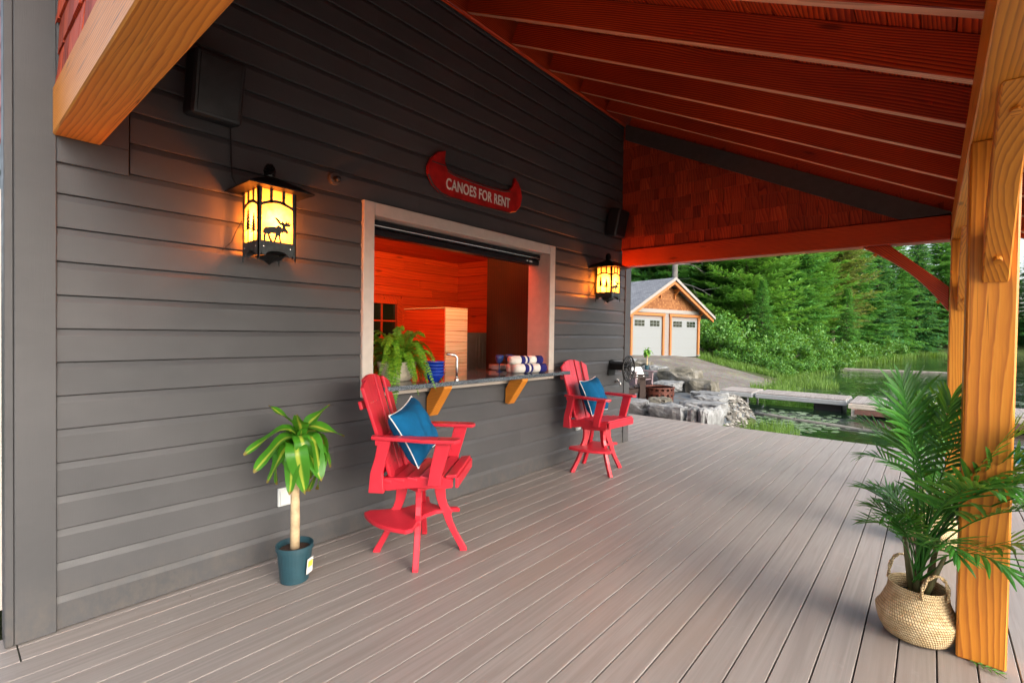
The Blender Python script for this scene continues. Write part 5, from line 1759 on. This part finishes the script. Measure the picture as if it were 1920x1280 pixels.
# ------------------------------------------------------------------ trees
M['bark'] = plain('grey_brown_bark', (.115, .095, .075), .9, var=.35, nscale=6, bump=.8, bscale=20)
M['bark_grey'] = plain('dead_grey_bark', (.15, .14, .13), .9, var=.25, nscale=5, bump=.6)
def conifer_meshes(seed, h, R, dens, droop, lsz, first=.10, shape=.75):
    """trunk with limbs, and a crown of flat needle sprays on whorled branches"""
    rnd = random.Random(seed)
    tr, cr = S(), S()
    tr.tube([(0, 0, -.3), (.03, 0, h * .3), (0, .04, h * .65), (0, 0, h)], [h * .0145, h * .011, h * .0065, .02], 9)
    z = h * first
    V, F = [], []
    def spray(p, d, L, w):
        side = d.cross(Vector((0, 0, 1)))
        if side.length < .1: side = Vector((1, 0, 0))
        side = side.normalized()
        tilt = Vector((0, 0, rnd.uniform(-.5, .5)))
        sv = (side + tilt).normalized() * w
        q = p + d * L
        m = p + d * L * .45 + Vector((0, 0, .05 * L))
        b = len(V)
        V.extend([p, m + sv, q, m - sv])
        F.append((b, b+1, b+2)); F.append((b, b+2, b+3))
    while z < h * .985:
        t = z / h
        env = R * ((1 - t) ** shape) * (.72 + .28 * min(1, (t - first + .06) * 7))
        nb = max(4, int(round(rnd.uniform(4.2, 6.2))))
        a0 = rnd.uniform(0, 6.28)
        for k in range(nb):
            a = a0 + 2 * pi * k / nb + rnd.uniform(-.35, .35)
            L = env * rnd.uniform(.55, 1.16)
            if L < .12: L = .12
            d = Vector((cos(a), sin(a), 0))
            up = rnd.uniform(.02, .3) + .45 * t - droop * .25
            pts = []
            for i in range(7):
                f = i / 6
                pts.append(Vector((0, 0, z)) + d * L * f + Vector((0, 0, L * (up * f - droop * .42 * f * f + (.12 * f ** 4)))))
            tr.tube(pts[:6], [max(.008, .035 * (1 - t) * (1 - f / 6) + .006) for f in range(6)], 4, cap=False)
            nt = max(4, int(L * dens))
            for i in range(nt):
                f = .06 + .94 * (i + rnd.random()) / nt
                kf = min(5, int(f * 6))
                p = pts[kf].lerp(pts[kf+1], f * 6 - kf)
                bd = (pts[kf+1] - pts[kf]).normalized()
                for sd in (-1, 1):
                    sdv = Vector((-d.y, d.x, 0)) * sd
                    tw = (sdv * rnd.uniform(.6, 1) + bd * rnd.uniform(.4, .9) + Vector((0, 0, rnd.uniform(-.18, .22)))).normalized()
                    TL = (.16 + .34 * L * (1 - f) * rnd.uniform(.5, 1.1)) * (lsz / .3)
                    TL = min(TL, .95)
                    m = 2 + int(TL / .26)
                    for j in range(m):
                        q = p + tw * TL * j / m + Vector((0, 0, -.08 * TL * (j / m) ** 2))
                        dd = (tw + Vector((rnd.uniform(-.45, .45), rnd.uniform(-.45, .45), rnd.uniform(-.3, .35)))).normalized()
                        spray(q, dd, lsz * rnd.uniform(.8, 1.5), lsz * .19)
        z += h * rnd.uniform(.014, .026) * (1.15 - .5 * t)
    cr.v = [tuple(p) for p in V]; cr.f = F
    return tr.mesh('trunk'), cr.mesh('crown', uvs=[(0, 0)] * len(cr.v))
PROTO = {
 'pine':  (conifer_meshes(1, 15, 4.6, 7.6, .30, .40, .09, .55), 'needle_b'),
 'hem':   (conifer_meshes(2, 16, 3.9, 7.8, .55, .38, .03, .62), 'needle'),
 'spruce': (conifer_meshes(3, 16, 3.4, 8.0, .70, .36, .02, .75), 'needle_c'),
 'brown': (conifer_meshes(4, 16, 4.0, 5.0, .35, .40, .16, .55), 'needle_d'),
 'young': (conifer_meshes(5, 9, 2.4, 6.0, .45, .28, .04, .85), 'needle'),
}
print('tree tris', {k: len(v[0][1].polygons) for k, v in PROTO.items()})
def conifer(kind, x, y, sc, label, rz, group='conifers on the lake shore'):
    (tm, cm), mat = PROTO[kind]
    t = thing('conifer', label, 'tree', (x, y, H(x, y) - .05), rz, group)
    t.scale = (sc, sc, sc)
    link('trunk', tm, M['bark'], t, local=True)
    link('crown', cm, M[mat], t, local=True)
    return t
TREES = [
 ('pine', -11.0, 41.0, 1.0, 'tall light green pine with layered boughs right of the garage'),
 ('spruce', -14.2, 43.5, 1.12, 'dark spruce directly behind the garage corner'),
 ('hem', -17.0, 40.0, 1.1, 'dense dark hemlock behind the garage roof'),
 ('spruce', -20.0, 39.0, 1.15, 'dark spruce at the far left behind the garage'),
 ('hem', -8.9, 46.5, .92, 'mid green hemlock between the two light pines'),
 ('pine', -9.6, 53.0, 1.12, 'light green pine standing behind the shore bushes'),
 ('brown', -7.4, 57.0, 1.05, 'pine with browned thin boughs and a visible pale trunk'),
 ('hem', -6.4, 64.0, 1.0, 'green hemlock just right of the browned pine'),
 ('spruce', -4.9, 70.0, .95, 'dark narrow spruce above the far reeds'),
 ('hem', -3.8, 77.0, 1.0, 'hemlock under the curved brace'),
 ('spruce', -1.6, 84.0, 1.05, 'spruce beside the far end of the lake'),
 ('hem', .8, 91.0, 1.1, 'bluish hemlock next to the far post'),
 ('pine', 3.6, 97.0, 1.15, 'light topped pine at the far end of the lake'),
 ('young', -9.2, 38.2, .62, 'young fir among the bushes beside the tall light pine'),
 ('young', -5.7, 52.0, .7, 'young fir at the edge of the reeds'),
]
rnd = random.Random(40)
for i, (k, x, y, sc, lab) in enumerate(TREES):
    conifer(k, x, y, sc, lab, rnd.uniform(0, 6.28))
# the wood behind: each tree still its own, told apart by nothing but its place in the ranks
wood_rows = []
for r, (off, n) in enumerate([(7, 20), (15, 22)]):
    for i in range(n):
        y = 34 + off + i * (78 / n) + rnd.uniform(-1.5, 1.5)
        x = lerp_tab(SHORE, y) - 5.5 - off * .9 + rnd.uniform(-1.6, 1.6)
        if y < 46: x -= 6
        wood_rows.append((x, y))
for i in range(9):
    wood_rows.append((8 + i * 5.2 + rnd.uniform(-1, 1), 101 + i * .8 + rnd.uniform(-1, 2)))
for i, (x, y) in enumerate(wood_rows):
    conifer(rnd.choice(['hem', 'spruce', 'spruce', 'hem', 'pine']), x, y, rnd.uniform(1.0, 1.35) * (1 - .3 * sstep(66, 90, y)), 'conifer in the dense wood rising behind the shore trees', rnd.uniform(0, 6.28), 'conifers of the wood behind')
# bare grey tree behind the garage roof
dt = thing('dead_tree', 'bare grey dead tree with long thin branches behind the garage roof', 'tree', (-15.2, 37.0, .4))
part('trunk', S().tube([(0, 0, -.3), (.05, 0, 4), (.0, .1, 9), (.1, 0, 14)], [.27, .23, .18, .08], 12), M['bark_grey'], dt, local=True, smooth=True)
rnd = random.Random(8)
for i in range(16):
    z = 3.6 + i * .42
    a = rnd.uniform(0, 6.28)
    L = rnd.uniform(2, 4.6)
    d = Vector((cos(a), sin(a), 0))
    p = [Vector((0, 0, z)) + d * L * f + Vector((0, 0, .25 * L * f - .55 * L * f * f + rnd.uniform(-.1, .1))) for f in (0, .25, .5, .75, 1)]
    s = S().tube(p, [.06, .045, .032, .02, .008], 5)
    for f in (2, 3):
        q = p[f]
        s.tube([q, q + (d + Vector((rnd.uniform(-1, 1), rnd.uniform(-1, 1), rnd.uniform(-.7, .2)))).normalized() * L * .4], [.018, .006], 4)
    part('branch', s, M['bark_grey'], dt, local=True)

def bush_mesh(seed, R, hgt, n, leaf):
    rnd = random.Random(seed)
    s = S()
    cl = [(Vector((rnd.uniform(-1, 1) * R, rnd.uniform(-1, 1) * R, rnd.uniform(.15, .85) * hgt)), rnd.uniform(.25, .5) * R) for _ in range(14)]
    for i in range(n):
        c, r = rnd.choice(cl)
        d = Vector((rnd.gauss(0, 1), rnd.gauss(0, 1), rnd.gauss(0, 1))).normalized()
        p = c + d * r * rnd.uniform(.7, 1.08)
        if p.z < 0: p.z = rnd.uniform(0, .2)
        a = Vector((rnd.gauss(0, 1), rnd.gauss(0, 1), rnd.gauss(0, .6))).normalized()
        b = a.cross(d).normalized() if a.cross(d).length > .1 else Vector((1, 0, 0))
        L = leaf * rnd.uniform(.6, 1.3)
        s.add([p, p + a * L * .5 + b * L * .3, p + a * L, p + a * L * .5 - b * L * .3], [(0, 1, 2, 3)])
    st = S()
    for c, r in cl:
        st.tube([(0, 0, -.1), c * .5 + Vector((0, 0, .1)), c], [.03, .02, .01], 5)
    return s.mesh('foliage', uvs=[(0, 0)] * len(s.v)), st.mesh('stem')
BP = [bush_mesh(1, 1.3, 1.5, 3000, .17), bush_mesh(2, 1.6, 2.2, 3800, .19), bush_mesh(3, .9, .9, 2000, .13)]
BUSH = [
 (-11.0, 33.0, 1, .9, 'leafy bush at the garage corner'), (-9.9, 33.6, 0, 1.0, 'bush beside the drive, right of the garage'), (-8.6, 32.6, 0, .9, 'bush in front of the tall light pine'),
 (-7.6, 32.0, 2, 1.1, 'low bush at the top of the ramp'), (-7.0, 33.5, 0, 1.0, 'rounded bush above the ramp'), (-6.3, 35.2, 0, .85, 'bush on the shore past the ramp'), (-5.9, 38.2, 0, .9, 'bush near the far floating log'),
 (-5.5, 41.5, 2, 1.3, 'low shore bush beyond the far floating log'), (-7.5, 37.5, 1, 1.0, 'tall bush under the light pines'), (-6.6, 43.0, 1, 1.0, 'tall bush in front of the hemlock'), (-5.6, 46.5, 0, 1.1, 'bush before the browned pine'),
 (-5.2, 51.0, 0, 1.0, 'bush behind the pale reeds'), (-4.6, 57.0, 0, 1.1, 'far bush behind the pale reeds'), (-3.9, 64.0, 1, 1.0, 'far bush under the dark spruces'), (-10.4, 36.5, 1, 1.2, 'tall leafy bush left of the light pine'), (-5.9, 28.9, 2, .75, 'low shrub at the foot of the ramp'), (-6.4, 30.6, 2, .95, 'low shrub in the weeds above the foot of the ramp'), (-5.8, 31.8, 2, .9, 'low shrub leaning over the reeds'), (-5.6, 34.2, 2, 1.0, 'low shrub at the waterline before the rounded bush'), (-8.3, 30.6, 2, .8, 'low weedy shrub at the upper edge of the drive'), (-9.3, 31.6, 2, .9, 'low weedy shrub near the garage side of the drive'), (-7.2, 30.9, 2, .8, 'low weedy shrub halfway down the drive edge'), (-5.3, 36.6, 2, 1.0, 'low shrub beside the end of the far log'),
 (-12.6, 35.0, 1, 1.3, 'tall bush behind the garage side'), (-8.6, 41.5, 1, 1.2, 'bush between the pine trunks')]
for i, (x, y, k, sc, lab) in enumerate(BUSH):
    fm, sm = BP[k]
    t = thing('bush', lab, 'bush', (x, y, H(x, y) - .05), i * 1.1, 'bushes along the shore')
    t.scale = (sc, sc, sc)
    link('foliage', fm, M['bush'], t, local=True)
    link('stem', sm, M['bark'], t, local=True)
